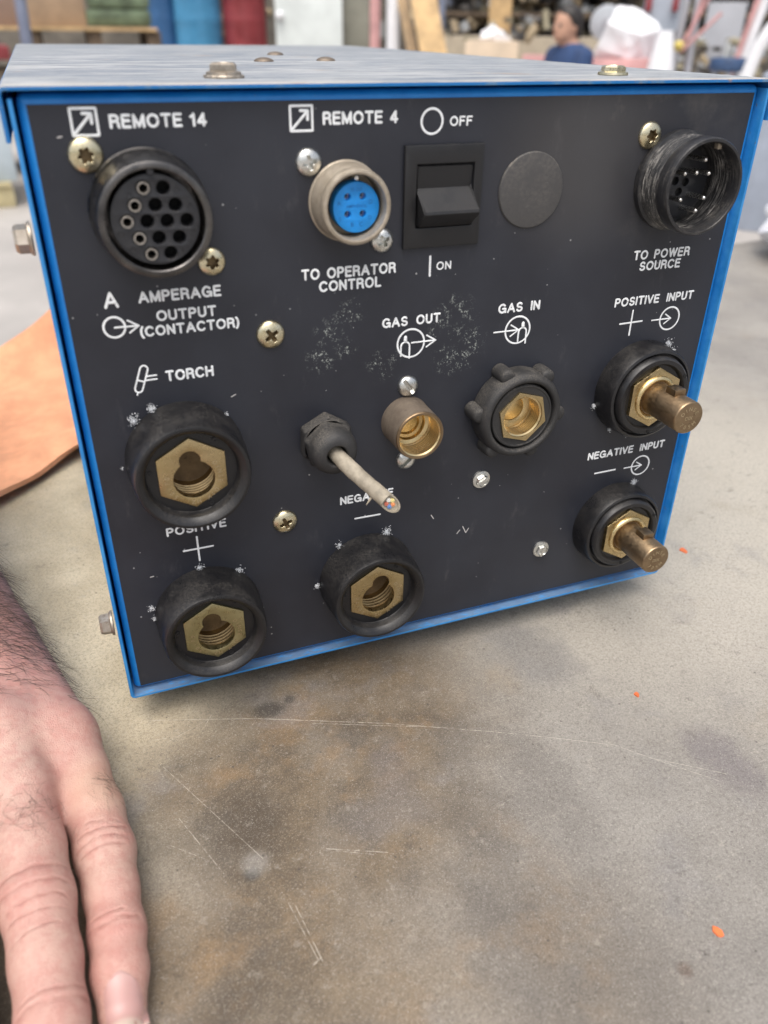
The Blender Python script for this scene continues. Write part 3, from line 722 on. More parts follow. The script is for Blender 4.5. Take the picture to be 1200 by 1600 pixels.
bm = NB()
for (x, z, s_, tx) in ((-4.9, 1.2, 1.5, 'A'), (5.7, 1.2, 1.5, 'D'), (-.6, -5.5, 1.5, 'B'), (2.4, -5.5, 1.5, 'C'), (.9, 5.1, 1.15, '95-26F'), (.9, .1, 1.05, 'AMPHENOL'), (5.4, -3.6, 1.3, 'D'), (-4.6, -3.6, 1.3, 'S')):
    text_into(bm, tx, Matrix.Translation(((CX+x)*MM, -.00826, (CZ+z-.2)*MM)) @ PANEL @ Matrix.Scale(s_*MM*1.25, 4), .015)
obj('moulded_letters', bm, simple('darker_blue_letters', (.005, .13, .42), .4, 0, .1)).parent = s4

# ------------------------------------------------------------------ threaded power plug
CX, CZ = 95.5, 183.6
prof = [(17.5, 0), (17.5, 2.6), (16.5, 2.9)]
for k in range(8): h_ = 3.2+k*.95; prof += [(15.9, h_), (16.45, h_+.35), (16.45, h_+.55), (15.9, h_+.9)]
prof += [(16.0, 11.1), (16.0, 12.0), (16.6, 12.3), (16.6, 16.8), (16.2, 17.5), (15.3, 17.6), (15.0, 17.2), (14.9, 1.2), (0, 1.2)]
bm = NB(); lathe(bm, prof, CX, CZ, 96)
pw = part(obj('power_plug', bm, M['thread_dark'], ang=45), 'black threaded plug with long bare pins')
hp = [(3.2, -.2), (-1.5, .3), (.8, -3.6)]
ip = plate('insert', [circle_pts(12.6, 56)]+[circle_pts(1.5, 18, x, z) for x, z in hp], 1.3, 3.2, M['insert_black'], None, CX, CZ, .2); ip.parent = pw
bm = NB(); lathe(bm, [(12.4, 1.22), (12.4, 1.5), (0, 1.5)], CX, CZ, 40); obj('insert_base', bm, M['hole']).parent = pw
for x, z in ((2.8, 8.6), (0, 4.3), (-5.2, 4.2), (5.5, 3.9), (5.5, -4.5), (-5.0, -4.7), (2.9, -8.9)):
    bm = NB(); lathe(bm, [(.88, 2.5), (.88, 11.6), (.66, 12.2), (.3, 12.5), (0, 12.55)], CX+x, CZ+z, 16); obj('contact_pin', bm, M['pin']).parent = pw
bm = NB(); box(bm, (CX+5.0)*MM, (CX+6.8)*MM, -.0142, -.0122, (CZ+12.2)*MM, (CZ+14.2)*MM, .0002); obj('key', bm, M['shell_olive']).parent = pw

# ------------------------------------------------------------------ rocker switch and blanking cap
sw = plate('rocker_switch', [[(-14.1, 166.5), (14.5, 166.5), (14.5, 199.1), (-14.1, 199.1)], [(-9.7, 173.2), (11.2, 173.2), (11.2, 193.2), (-9.7, 193.2)]], 0, 1.7, M['plastic_switch'], None, 0, 0, .5); part(sw)
bm = NB()
pf = [(193.0, .3), (192.4, .9), (185.6, .1), (185.0, .5), (179.5, 8.0), (178.6, 8.3), (177.8, 7.6), (173.6, 2.6), (173.3, -1), (193.0, -1)]
a = [bm.verts.new((-9.4*MM, -h*MM, z*MM)) for z, h in pf]; c = [bm.verts.new((10.9*MM, -h*MM, z*MM)) for z, h in pf]
bm.faces.new(a); bm.faces.new(c[::-1])
for k in range(len(pf)): j = (k+1) % len(pf); bm.faces.new((a[k], a[j], c[j], c[k]))
bmesh.ops.bevel(bm, geom=[e for e in bm.edges if abs(e.verts[0].co.x-e.verts[1].co.x) < 1e-6 and e.verts[0].co.y < -.0004], offset=.0004, segments=2, affect='EDGES')
obj('rocker', bm, M['plastic_switch'], ang=25).parent = sw
bm = NB(); lathe(bm, [(12.75, 0), (12.75, .35), (12.4, .8), (10, 1.15), (6, 1.4), (0, 1.5)], 34.5, 183.0, 64)
part(obj('blanking_cap', bm, M['cap']), 'round textured black cap beside the switch')

# ------------------------------------------------------------------ cable sockets
def arc_text(bm, s, cx, cz, r, a_mid, size, h, span, flip=False):
    n = len(s)
    for k, ch in enumerate(s):
        if ch == ' ': continue
        a = a_mid + (span*(k/(n-1)-.5))*(1 if flip else -1)
        rot = a-PI/2 if not flip else a+PI/2
        text_into(bm, ch, Matrix.Translation(((cx+r*math.cos(a))*MM, -h*MM, (cz+r*math.sin(a))*MM)) @ PANEL @ Matrix.Rotation(rot, 4, 'Z') @ Matrix.Scale(size*MM*1.35, 4), .0)
def hex_pts(R_, rot): return [(R_*math.cos(rot+k*PI/3), R_*math.sin(rot+k*PI/3)) for k in range(6)]
def keyhole(r, sr, sdist, sang, cx=0, cz=0):
    pts = []
    ca = math.acos(max(-1, min(1, (r*r+sdist*sdist-sr*sr)/(2*r*sdist))))
    n = 44
    for k in range(n+1):
        a = sang+ca+(2*PI-2*ca)*k/n; pts.append((cx+r*math.cos(a), cz+r*math.sin(a)))
    sx, sz = sdist*math.cos(sang), sdist*math.sin(sang)
    cb = math.acos(max(-1, min(1, (sr*sr+sdist*sdist-r*r)/(2*sr*sdist))))
    for k in range(1, 16):
        a = sang+PI+cb+(2*PI-2*cb)*k/16; pts.append((cx+sx+sr*math.cos(a), cz+sz+sr*math.sin(a)))
    return pts
def cable_socket(cx, cz, ho, name, label, slot_ang, dull=None):
    bm = NB()
    lathe(bm, [(20.9, 0), (20.9, .6), (20.75, 1.0), (20.6, 8), (20.1, 14), (19.7, ho-1.4), (19.2, ho-.3), (18.4, ho), (17.9, ho-.1), (16.2, ho-2.2), (15.9, ho-2.6), (15.7, ho-5.2), (15.4, ho-5.6), (11, ho-5.6)], cx, cz, 96, 0, lambda a, h: 1+.0015*math.sin(3*a+cx))
    c = part(obj(name, bm, M['plastic'], ang=40), label)
    for k in range(3):      # moulded pips round the hexagon
        bm = NB(); a = R(52+k*120); lathe(bm, [(.9, ho-5.65), (.9, ho-5.2), (.5, ho-5.2), (.45, ho-5.5), (0, ho-5.5)], cx+14.1*math.cos(a), cz+14.1*math.sin(a), 14)
        obj('moulded_pip', bm, M['plastic_clean']).parent = c
    hb = ho-4.6
    m = dull or M['brass']
    hx = plate('brass_hexagon', [hex_pts(13.3, PI/2), keyhole(7.05, 3.65, 7.2, slot_ang, .35, -2.3)], hb-3.2, hb, m, None, cx, cz, .22); hx.parent = c
    bm = NB()
    prof = [(9.6, hb-2.9)]
    for k in range(4): h_ = hb-3.4-k*1.7; prof += [(9.9, h_), (9.9, h_-.5), (8.9, h_-1.0), (8.9, h_-1.4)]
    prof += [(8.8, 1.4)]
    fb = NB(); lathe(fb, [(8.85, 1.45), (7.5, 1.2), (0, 1.0)], cx+.2, cz-.6, 48); obj('bore_floor', fb, M['bore_floor']).parent = c
    lathe(bm, prof, cx+.2, cz-.6, 48); obj('bore', bm, M['brass_bore'], ang=25).parent = c
    bm = NB(); lathe(bm, [(2.6, 1), (2.5, 7.5), (2.2, 8), (0, 8)], cx-.1, cz-2, 24)
    arc_text(bm := NB(), 'DINSE DIX HZ', cx+.3, cz-2.0, 9.1, R(-32), 1.6, hb+.05, R(130))
    arc_text(bm, '50/70', cx+.3, cz-2.0, 9.1, R(196), 1.6, hb+.05, R(52))
    obj('engraving', bm, M['engrave']).parent = c
    return c
M['bore_floor'] = metal('shaded_bore_floor', (.15, .105, .06), (.23, .165, .095), .5, 140, (.03, .02, .012), .6, .6)  # floor coloured dark so the shallow bore looks deep and shaded
M['brass_bore'] = metal('shaded_bore_brass', (.34, .24, .12), (.46, .34, .18), .34, 140, (.14, .09, .045), .6)  # brass darkened in colour for the shadow inside the bore
M['engrave'] = metal('engraved_brass', (.66, .54, .34), (.72, .60, .40), .3, 200, (.25, .17, .08), .4)
M['brass_green'] = metal('greenish_brass', (.42, .38, .20), (.50, .45, .26), .32, 90, (.24, .18, .08), .5)
cable_socket(-95.0, 100.4, 18.6, 'cable_socket', 'black round socket with brass hexagon under TORCH', R(96))
cable_socket(-94.0, 30.8, 18.4, 'cable_socket', 'scuffed round socket with greenish brass hexagon at the bottom left corner', R(100), M['brass_green'])
cable_socket(-26.8, 31.4, 18.2, 'cable_socket', 'scuffed round socket with brass hexagon under NEGATIVE', R(82))

# ------------------------------------------------------------------ input plugs
def input_plug(cx, cz, label):
    bm = NB()
    lathe(bm, [(20.6, 0), (20.6, .6), (20.3, 5), (20.0, 9.2), (19.4, 10.4), (18.4, 10.8), (17.9, 10.2), (17.7, 9.4), (17.4, 9.4), (16.9, 12.2), (16.2, 12.9), (14.6, 13.0), (14.2, 12.6), (13.6, 11.2), (10, 11.2)], cx, cz, 96)
    c = part(obj('input_plug', bm, M['plastic'], ang=40), label)
    for k in range(3):
        bm = NB(); a = R(150+k*120); lathe(bm, [(.8, 12.95), (.8, 13.2), (0, 13.2)], cx+15.6*math.cos(a), cz+15.6*math.sin(a), 12)
        obj('moulded_pip', bm, M['hole']).parent = c
    hx = plate('brass_hexagon', [hex_pts(13.2, PI/2)], 8, 13.0, M['brass'], None, cx, cz, .4); hx.parent = c
    bm = NB(); lathe(bm, [(9.6, 12.9), (9.6, 13.5), (9.2, 14.1), (8.5, 14.4), (7.9, 14.2), (7.4, 13.6), (6.85, 13.6), (6.85, 33.9), (6.5, 34.5), (6.3, 34.6), (0, 34.6)], cx, cz, 64)
    p = obj('pin', bm, M['bronze'], ang=40); p.parent = c
    bm = NB(); lathe(bm, [(9.65, 13.05), (9.65, 13.55), (9.25, 14.15), (8.5, 14.47), (7.85, 14.25), (7.3, 13.65)], cx, cz, 64); obj('shoulder_ring', bm, M['brass_bright']).parent = c
    bm = NB(); box(bm, (cx-2.6)*MM, (cx+2.6)*MM, -.0272, -.0215, (cz+5.6)*MM, (cz+9.0)*MM, .0003, 2); obj('pin_key', bm, M['bronze']).parent = c
    bm = NB()
    arc_text(bm, 'DINSE', cx, cz, 3.9, R(90), 1.7, 34.66, R(120)); text_into(bm, 'DIX', Matrix.Translation((cx*MM, -.03466, cz*MM)) @ PANEL @ Matrix.Scale(1.6*1.35*MM, 4)); arc_text(bm, '70SM', cx, cz, 3.9, R(-90), 1.7, 34.66, R(95), True)
    obj('engraving', bm, M['engrave']).parent = c
input_plug(96.0, 100.9, 'upper right black plug with projecting brass pin under POSITIVE INPUT')
input_plug(95.8, 32.9, 'lower right black plug with projecting brass pin under NEGATIVE INPUT')

# ------------------------------------------------------------------ gas outlet
def roots(bm, cx, cz, r0, r1, h0, h1):
    """darker colour in the thread grooves: shade between the crests, painted"""
    for f in bm.faces:
        c = f.calc_center_median()/MM; q = math.hypot(c.x-cx, c.z-cz)
        if r0 < q < r1 and h0 < -c.y < h1: f.material_index = 1
M['thread_shade'] = metal('shaded_thread_groove', (.34, .235, .11), (.46, .33, .17), .38, 300, (.18, .11, .05), .4)  # darker brass that puts shade into the thread grooves
CX, CZ = -10.9, 101.4
prof = [(10.0, 0), (10.0, .4), (9.85, .9), (9.6, 14.4), (9.4, 14.9), (8.6, 15.0), (8.45, 14.6)]
for k in range(8): h_ = 14.2-k*1.12; prof += [(7.95, h_), (7.95, h_-.48), (8.75, h_-.72), (8.75, h_-.82)]
prof += [(8.1, 5.2), (8.1, 4.4), (6.6, 3.9), (6.2, 2.4), (5.0, 2.2), (4.6, 1.0), (0, .8)]
bm = NB(); lathe(bm, prof[:6], CX, CZ, 72); go = part(obj('gas_outlet', bm, M['bronze_dark']), 'round bronze gas outlet with bright brass thread inside')
bm = NB(); lathe(bm, [(9.42, 14.92), (8.55, 15.04)]+prof[6:], CX, CZ, 72); roots(bm, CX, CZ, 8.1, 8.9, 6.0, 14.3); o = obj('bore', bm, M['brass_thread'], ang=25); o.data.materials.append(M['thread_shade']); o.parent = go
bm = NB(); lathe(bm, [(9.62, 14.3), (9.45, 14.95), (9.3, 15.08), (8.5, 15.08), (8.4, 14.8)], CX, CZ, 72); obj('rim', bm, M['bronze']).parent = go

# ------------------------------------------------------------------ gas inlet with lobed nut
CX, CZ = 35.3, 100.1
bm = NB()
lathe(bm, [(17.6, 0.2), (17.9, .8), (18.0, 6.0), (17.9, 7.8), (17.4, 9.3), (16.6, 10.4), (15.6, 10.9), (14.8, 10.8), (14.25, 10.1), (14.2, 4), (10, 4)], CX, CZ, 96)
kn = part(obj('gas_inlet', bm, M['rubber'], ang=50), 'black lobed gas nut with brass hexagon thread')
for k in range(6):
    a = R(53+60*k); x, z = CX+17.9*math.cos(a), CZ+17.9*math.sin(a)
    bm = NB(); lathe(bm, [(3.3, .3), (3.35, .9), (3.2, 7.0), (3.0, 7.9), (2.5, 8.5), (1.4, 8.8), (0, 8.85)], x, z, 28); obj('lobe', bm, M['rubber'], ang=60).parent = kn
bm = NB(); lathe(bm, [(13.4, 3), (13.4, 9.3), (13.1, 9.8), (12.6, 9.9), (12.3, 9.6), (8.5, 9.5)], CX, CZ, 72); obj('inner_collar', bm, M['rubber'], ang=40).parent = kn
plate('brass_hexagon', [hex_pts(11.0, R(43)), circle_pts(8.55, 56)], 7, 10.5, M['brass'], None, CX, CZ, .12).parent = kn
prof = [(8.5, 9.9)]
for k in range(7): h_ = 9.5-k*1.05; prof += [(7.9, h_), (7.9, h_-.46), (8.6, h_-.68), (8.6, h_-.78)]
prof += [(8.0, 2.0), (8.0, 1.6), (5.4, .9), (5.2, .5), (0, .5)]
bm = NB(); lathe(bm, prof, CX, CZ, 72); roots(bm, CX, CZ, 8.05, 8.7, 2.2, 9.6); o = obj('bore', bm, M['brass_thread'], ang=25); o.data.materials.append(M['thread_shade']); o.parent = kn

# ------------------------------------------------------------------ cable gland and cut cable
CX, CZ = -43.8, 99.4
bm = NB()
def hexf(a): return math.cos(PI/6)/math.cos(((a-R(88)) % (PI/3))-PI/6)
lathe(bm, [(10.6, .1), (10.6, 4.2), (10.0, 5.2)], CX, CZ, 96, 0, lambda a, h: hexf(a))
lathe(bm, [(9.6, 5.2), (9.3, 6.0)], CX, CZ, 96)
g_ = part(obj('cable_gland', bm, M['rubber'], ang=30), 'dusty black cable gland beside the gas outlet')
bm = NB()
def hexd(a, h): return 1.0 if h > 10 else hexf(a-R(14))*(.86+.14) if h < 8.5 else .5*(1+hexf(a-R(14)))
lathe(bm, [(9.4, 5.9), (10.1, 6.5), (10.1, 8.2), (9.2, 10.0), (9.0, 10.6), (8.8, 12.6), (8.1, 14.6), (6.8, 16.0), (5.4, 16.6), (4.4, 16.7), (3.9, 16.3), (3.7, 14), (3.6, 8), (0, 8)], CX, CZ, 96, 0, hexd)
obj('gland_dome', bm, M['rubber'], ang=40).parent = g_
pts = []
P0, P1, P2, P3 = Vector((-43.8, -8, 99.4)), Vector((-43.6, -19, 98.6)), Vector((-36.5, -25, 92.3)), Vector((-30.4, -34.5, 87.2))
for k in range(25):
    t = k/24; pts.append(((P0*(1-t)**3+P1*3*t*(1-t)**2+P2*3*t*t*(1-t)+P3*t**3))*MM)
bm = NB(); rr_ = [2.9*MM*(1+.018*math.sin(k*1.7)+.02*math.sin(k*.63+1)) for k in range(25)]; tube(bm, pts, rr_, 28, cap=False)
dirv = (pts[-1]-pts[-3]).normalized(); end = pts[-1]
ncut = Vector((-.05, -.95, .20)).normalized()
bm.verts.ensure_lookup_table(); ra = [bm.verts[i] for i in range(len(bm.verts)-28, len(bm.verts))]
for v in ra: v.co -= dirv*((v.co-end).dot(ncut)/dirv.dot(ncut))
up_ = (ra[0].co-end).normalized(); si_ = ncut.cross(up_)
rb_ = [bm.verts.new(end+(v.co-end)*.82+ncut*.10*MM) for v in ra]; rc_ = [bm.verts.new(end+(v.co-end)*.80-ncut*.5*MM) for v in ra]
for a_, b2 in ((ra, rb_), (rb_, rc_)):
    for k in range(28): bm.faces.new((a_[k], a_[(k+1) % 28], b2[(k+1) % 28], b2[k]))
bm.faces.new(rc_)
dirv = ncut
tube(bm, [pts[20]+Vector((-2.2, 0, -1.6))*MM, pts[20]+Vector((-3.4, .2, -3.4))*MM, pts[20]+Vector((-4.2, 0, -4.4))*MM], [.5*MM, .3*MM, .1*MM], 6)
bmesh.ops.remove_doubles(bm, verts=bm.verts[:], dist=2e-5)
cb = part(obj('cut_cable', bm, M['cable'], ang=50), 'grey cable stub cut off, coloured wire ends showing')
for k, (nm, col) in enumerate((('blue', (.10, .20, .42)), ('orange', (.66, .25, .10)), ('yellow', (.66, .56, .24)), ('white', (.7, .68, .62)), ('red', (.48, .14, .09)))):
    a = 2*PI*k/5+.4; c0 = end+(up_*math.cos(a)+si_*math.sin(a))*1.30*MM
    bm = NB(); tube(bm, [c0-dirv*.8*MM, c0+dirv*.06*MM], .78*MM, 14)
    bmesh.ops.create_uvsphere(bm, u_segments=10, v_segments=6, radius=.34*MM, matrix=Matrix.Translation(c0))
    o = obj('wire', bm, simple(nm+'_wire', col, .5, 0, .2)); o['label'] = nm+' wire end'; o.parent = cb

# ------------------------------------------------------------------ printing
def caption(s, x0, x1, z0, z1, wd=None, word=1.0):
    """stroke lettering fitted between x0..x1 and z0..z1 (mm, ink to ink)"""
    H = z1-z0; wd = wd or H*.212
    adv = 0; lay = []
    for ch in s:
        if ch == ' ': adv += .42*word; continue
        w_, L = GL[ch]; lay.append((adv, L)); adv += w_+.34
    tot = adv-.34; sx = (x1-x0-wd)/tot; sz = H-wd
    bm = NB()
    for a, L in lay:
        for pl_ in L: stroke(bm, [(x0+wd/2+(a+x)*sx, z0+wd/2+y*sz) for x, y in pl_], wd)
    o = part(obj('caption', bm, M['ink'])); o['label'] = 'white lettering reading '+s
    return o
caption('REMOTE 14', -104.1, -76.6, 206.0, 209.8, word=1.2); caption('AMPERAGE', -103.4, -77.1, 155.9, 159.7)
caption('A', -113.9, -109.4, 155.2, 160.4, .9); caption('OUTPUT', -98.6, -79.3, 149.6, 153.2)
caption('(CONTACTOR)', -104.4, -72.0, 144.9, 148.5); caption('REMOTE 4', -41.2, -16.2, 205.5, 209.3, word=1.5)
caption('OFF', 1.9, 10.1, 204.2, 207.2, .58); caption('TO OPERATOR', -50.0, -16.0, 158.4, 162.2, word=1.7)
caption('CONTROL', -44.0, -21.4, 154.0, 157.8); caption('ON', -.6, 5.2, 158.0, 161.0, .58)
caption('GAS OUT', -20.9, 2.0, 138.9, 142.6, word=2.2); caption('GAS IN', 25.8, 43.8, 139.5, 143.3, word=2.2)
caption('TO POWER', 83.4, 110.1, 154.9, 158.6, word=1.9); caption('SOURCE', 87.0, 106.6, 150.5, 154.2)
caption('POSITIVE INPUT', 78.2, 116.6, 136.8, 140.5, word=2.4); caption('NEGATIVE INPUT', 77.2, 118.2, 68.2, 72.0, word=2.4)
caption('TORCH', -98.3, -82.2, 128.9, 132.8); caption('POSITIVE', -105.8, -83.4, 68.3, 72.1); caption('NEGATIVE', -38.0, -15.2, 68.4, 72.2)
def symbol(fn, label):
    bm = NB(); fn(bm); o = part(obj('symbol', bm, M['ink'])); o['label'] = label
def boxarrow(x, z, w_=6.9):
    def f(bm):
        q = w_; c = .45
        stroke(bm, [(x, z), (x+q, z), (x+q, z+q), (x, z+q)], .72, closed=True)
        stroke(bm, [(x+.5, z+.5), (x+5.0, z+5.0)], .85)
        stroke(bm, [(x+3.2, z+5.6), (x+5.5, z+5.5), (x+5.4, z+3.1)], .85)
    return f
symbol(boxarrow(-114.2, 204.5), 'boxed arrow before REMOTE 14'); symbol(boxarrow(-51.4, 204.1, 6.9), 'boxed arrow before REMOTE 4')
symbol(lambda bm: (stroke(bm, circle_pts(3.3, 44, -111.9, 149.1), .75, closed=True), stroke(bm, [(-111.8, 149.0), (-104.6, 148.9)], .62), stroke(bm, [(-107.6, 150.9), (-104.4, 148.9), (-107.4, 146.9)], .62)), 'circle with outgoing arrow below the letter A')
symbol(lambda bm: stroke(bm, circle_pts(3.7, 48, -4.4, 205.8), .75, closed=True), 'OFF ring above the switch')
symbol(lambda bm: stroke(bm, [(-3.1, 163.0), (-3.0, 156.3)], .8), 'ON bar below the switch')
symbol(lambda bm: (stroke(bm, [(82.3, 129.7), (93.0, 129.9)], .7), stroke(bm, [(87.7, 134.8), (87.7, 124.5)], .7)), 'plus sign under POSITIVE INPUT')
def circ_in(x, z): return lambda bm: (stroke(bm, circle_pts(4.75, 48, x, z), .72, closed=True), stroke(bm, [(x-8.8, z), (x+.4, z)], .62), stroke(bm, [(x-2.4, z+2.0), (x+.6, z), (x-2.4, z-2.0)], .62))
symbol(circ_in(106.7, 129.6), 'circle with incoming arrow under POSITIVE INPUT'); symbol(circ_in(106.9, 60.7), 'circle with incoming arrow under NEGATIVE INPUT')
symbol(lambda bm: stroke(bm, [(82.4, 60.8), (93.2, 60.9)], .75), 'minus sign under NEGATIVE INPUT')
symbol(lambda bm: (stroke(bm, [(-95.0+dx, 60.7+dz) for dx, dz in ((-5.5, .05), (5.6, .05))], .75), stroke(bm, [(-95.0, 66.1), (-95.0, 55.3)], .75)), 'plus sign above the bottom left socket')
symbol(lambda bm: stroke(bm, [(-31.7, 60.85), (-21.0, 60.75)], .75), 'minus sign under NEGATIVE')
def torch(bm):
    a = Vector((-104.9, 134.2)); c = Vector((-107.4, 127.6)); d = (c-a).normalized(); n = Vector((-d.y, d.x)); r = 1.25
    L = [a+n*r*math.cos(t)-d*r*math.sin(t) for t in [PI*k/10 for k in range(11)]] + [c-n*r*math.cos(t)+d*r*math.sin(t) for t in [PI*k/10 for k in range(11)]]
    stroke(bm, [(p.x, p.y) for p in L], .6, closed=True)
    p = a+d*4.2; stroke(bm, [tuple(p+n*r), tuple(p-n*r)], .6)
    stroke(bm, [tuple(c+d*r), tuple(c+d*(r+1.0))], .5)
    for dz in (0, -1.35): stroke(bm, [(-104.6, 131.6+dz), (-101.2, 131.7+dz)], .55)
symbol(torch, 'torch outline beside TORCH')
def bottle(bm, x, z, s=1.0):
    """gas bottle: knob on a round-shouldered body"""
    stroke(bm, [(x, z+3.0*s), (x, z+1.8*s)], 1.3)
    pts = [(x-1.7*s, z-4.0*s), (x-1.7*s, z-.4*s)]+[(x-1.7*s*math.cos(t), z-.4*s+1.6*s*math.sin(t)) for t in [PI*k/8 for k in range(1, 8)]]+[(x+1.7*s, z-.4*s), (x+1.7*s, z-5.1*s)]
    stroke(bm, pts, .68)
symbol(lambda bm: (stroke(bm, circle_pts(5.3, 48, -9.5, 132.2), .72, closed=True), bottle(bm, -11.7, 131.7), stroke(bm, [(-9.2, 132.3), (.2, 132.3)], .6), stroke(bm, [(-3.2, 134.5), (.4, 132.3), (-3.2, 130.1)], .6)), 'gas bottle with outgoing arrow under GAS OUT')
symbol(lambda bm: (stroke(bm, circle_pts(5.3, 48, 35.0, 132.4), .72, closed=True), bottle(bm, 37.2, 131.9), stroke(bm, [(24.8, 132.4), (35.2, 132.4)], .6), stroke(bm, [(32.0, 134.6), (35.4, 132.4), (32.0, 130.2)], .6)), 'gas bottle with incoming arrow under GAS IN')

# ------------------------------------------------------------------ lint caught round the sockets
def lint(x, z, r, n, label, h0=.3):
    bm = NB()
    for k in range(int(n*3.2)):
        a = random.uniform(0, 2*PI); q = r*abs(random.gauss(0, .55))
        p = Vector((x+q*math.cos(a), -(h0+random.random()*.9), z+q*math.sin(a)*1.1))
        pts = [p*MM]
        d = Vector((random.uniform(-1, 1), random.uniform(-.6, .4), random.uniform(-1, 1))).normalized()
        for s in range(3):
            d = (d+Vector((random.uniform(-1, 1), random.uniform(-.7, .5), random.uniform(-1, 1)))*.8).normalized(); p = p+d*random.uniform(.08, .26); p.y = min(p.y, -.08); pts.append(p*MM)
        tube(bm, pts, [q_*MM for q_ in random.choice(((.05, .07, .06, .03), (.09, .13, .11, .05), (.04, .05, .05, .03)))], 4)
    o = part(obj('lint', bm, M['lint'])); o['label'] = label; o['kind'] = 'stuff'
LN = ((-104.4, 120.2, 1.7, 55, 'white lint above the torch socket'), (-110.8, 116.8, 1.8, 55, 'white lint at the upper left of the torch socket'), (-79.3, 114.6, .7, 10, 'speck of lint at the upper right of the torch socket'), (-117.0, 99.8, .5, 6, 'speck of lint left of the torch socket'),
      (-95.4, 52.6, 1.6, 34, 'white lint above the bottom left socket'), (-80.3, 47.6, 1.8, 32, 'lint at the upper right of the bottom left socket'), (-115.6, 38.0, 1.4, 28, 'lint left of the bottom left socket'), (-115.2, 32.5, .8, 10, 'lint specks beside the bottom left socket'), (-72.9, 27, .7, 8, 'lint right of the bottom left socket'),
      (-18.2, 52.0, 2.0, 55, 'white lint above the negative socket'), (-39.0, 50.0, 1.5, 28, 'lint at the upper left of the negative socket'), (-49.0, 32.0, 1.3, 26, 'lint left of the negative socket'),
      (108.2, 118.8, 1.9, 60, 'white lint above the positive input plug'), (111.5, 115.6, 1.1, 22, 'lint at the upper right of the positive input plug'), (75.4, 95.0, 1.1, 24, 'lint left of the positive input plug'), (85.5, 82.4, .9, 14, 'lint below the positive input plug'), (104.4, 52.4, 1.9, 55, 'white lint above the negative input plug'))
for a in LN: lint(*a)

# ================================================================== orange sheet, white bag, flakes on the bench
def cloth_sheet(name, pts_fn, nu, nv, thick, material):
    bm = NB(); g = [[bm.verts.new(pts_fn(i/(nu-1), j/(nv-1))) for j in range(nv)] for i in range(nu)]
    for i in range(nu-1):
        for j in range(nv-1): bm.faces.new((g[i][j], g[i+1][j], g[i+1][j+1], g[i][j+1]))
    bmesh.ops.recalc_face_normals(bm, faces=bm.faces[:])
    r = bmesh.ops.solidify(bm, geom=bm.faces[:], thickness=thick)
    return obj(name, bm, material, None, 60)
orange_m = simple('orange_leather', (.80, .385, .215), .85, 0, .14, 45, .6, .2, 420)
def orange(u, v):
    # u along the bench away from the camera side, v from the box outwards
    near = Vector((-.133, .262, 0)).lerp(Vector((-.42, -.06, 0)), v)
    far = Vector((-.133, .43, 0)).lerp(Vector((-.50, .32, 0)), v)
    p = near.lerp(far, u)
    z = TABLE_Z+.0068+.0022*math.sin(9*u+5*v)+.0015*math.sin(15*v+2)+.003*u+.0012*math.sin(26*u-19*v)+.0008*math.sin(44*v+21*u)
    lift = max(0, (u-.80)/.20)**1.4*.045*max(0, 1-v*4.0)**1.0
    return Vector((p.x, p.y, z+max(0, lift)))
tag(cloth_sheet('leather_sheet', orange, 70, 70, .0035, orange_m), 'orange leather sheet lying on the bench behind the hand, left of the blue box', 'leather sheet')
bag_m = simple('white_plastic', (.78, .79, .84), .4, 0, .05, 40, .2)
def bag_mesh(name, c, size, material, seed, planes=16):
    bm = NB(); bmesh.ops.create_icosphere(bm, subdivisions=5, radius=1)
    r_ = random.Random(seed); dirs = [Vector((r_.uniform(-1, 1), r_.uniform(-1, 1), r_.uniform(-1, 1))).normalized() for _ in range(planes)]
    offs = [r_.uniform(.55, .95) for _ in dirs]
    for v in bm.verts:
        d = v.co.normalized(); rr = min([o/max(.05, d.dot(n)) if d.dot(n) > .05 else 9 for n, o in zip(dirs, offs)]+[1.05])
        rr += .03*math.sin(9*d.x+5*d.z)+.02*math.sin(17*d.y+8*d.x)
        v.co = Vector((d.x*size[0]*rr, d.y*size[1]*rr, max(-.92*size[2], d.z*size[2]*rr)))
    bmesh.ops.transform(bm, matrix=Matrix.Translation(c), verts=bm.verts[:])
    return obj(name, bm, material, None, 28)
tag(bag_mesh('plastic_bag', (.80, .54, TABLE_Z+.046), (.125, .10, .05), bag_m, 3), 'crumpled white plastic bag on the bench right of the blue box', 'plastic bag')
flake_m = simple('orange_chip', (.70, .16, .05), .7, 0, .2, 300, .1)
for (x, y, s_, lb) in ((.078, -.060, .0011, 'small orange chip on the bench below the two brass pins'), (.037, -.160, .0016, 'orange chip on the bench, nearest the bottom right of the picture'), (.172, .026, .0018, 'faint orange chip on the bench to the right of the lower brass pin')):
    bm = NB(); n = 7; top = []; bot = []
    for k in range(n):
        a = 2*PI*k/n; q = s_*random.uniform(.7, 1.25); top.append(bm.verts.new((x+q*math.cos(a), y+q*1.4*math.sin(a), TABLE_Z+.0006))); bot.append(bm.verts.new((x+q*math.cos(a), y+q*1.4*math.sin(a), TABLE_Z)))
    bm.faces.new(top); bm.faces.new(bot[::-1])
    for k in range(n): j = (k+1) % n; bm.faces.new((bot[k], bot[j], top[j], top[k]))
    tag(obj('paint_chip', bm, flake_m), lb, 'chip', 'orange chips on the bench')

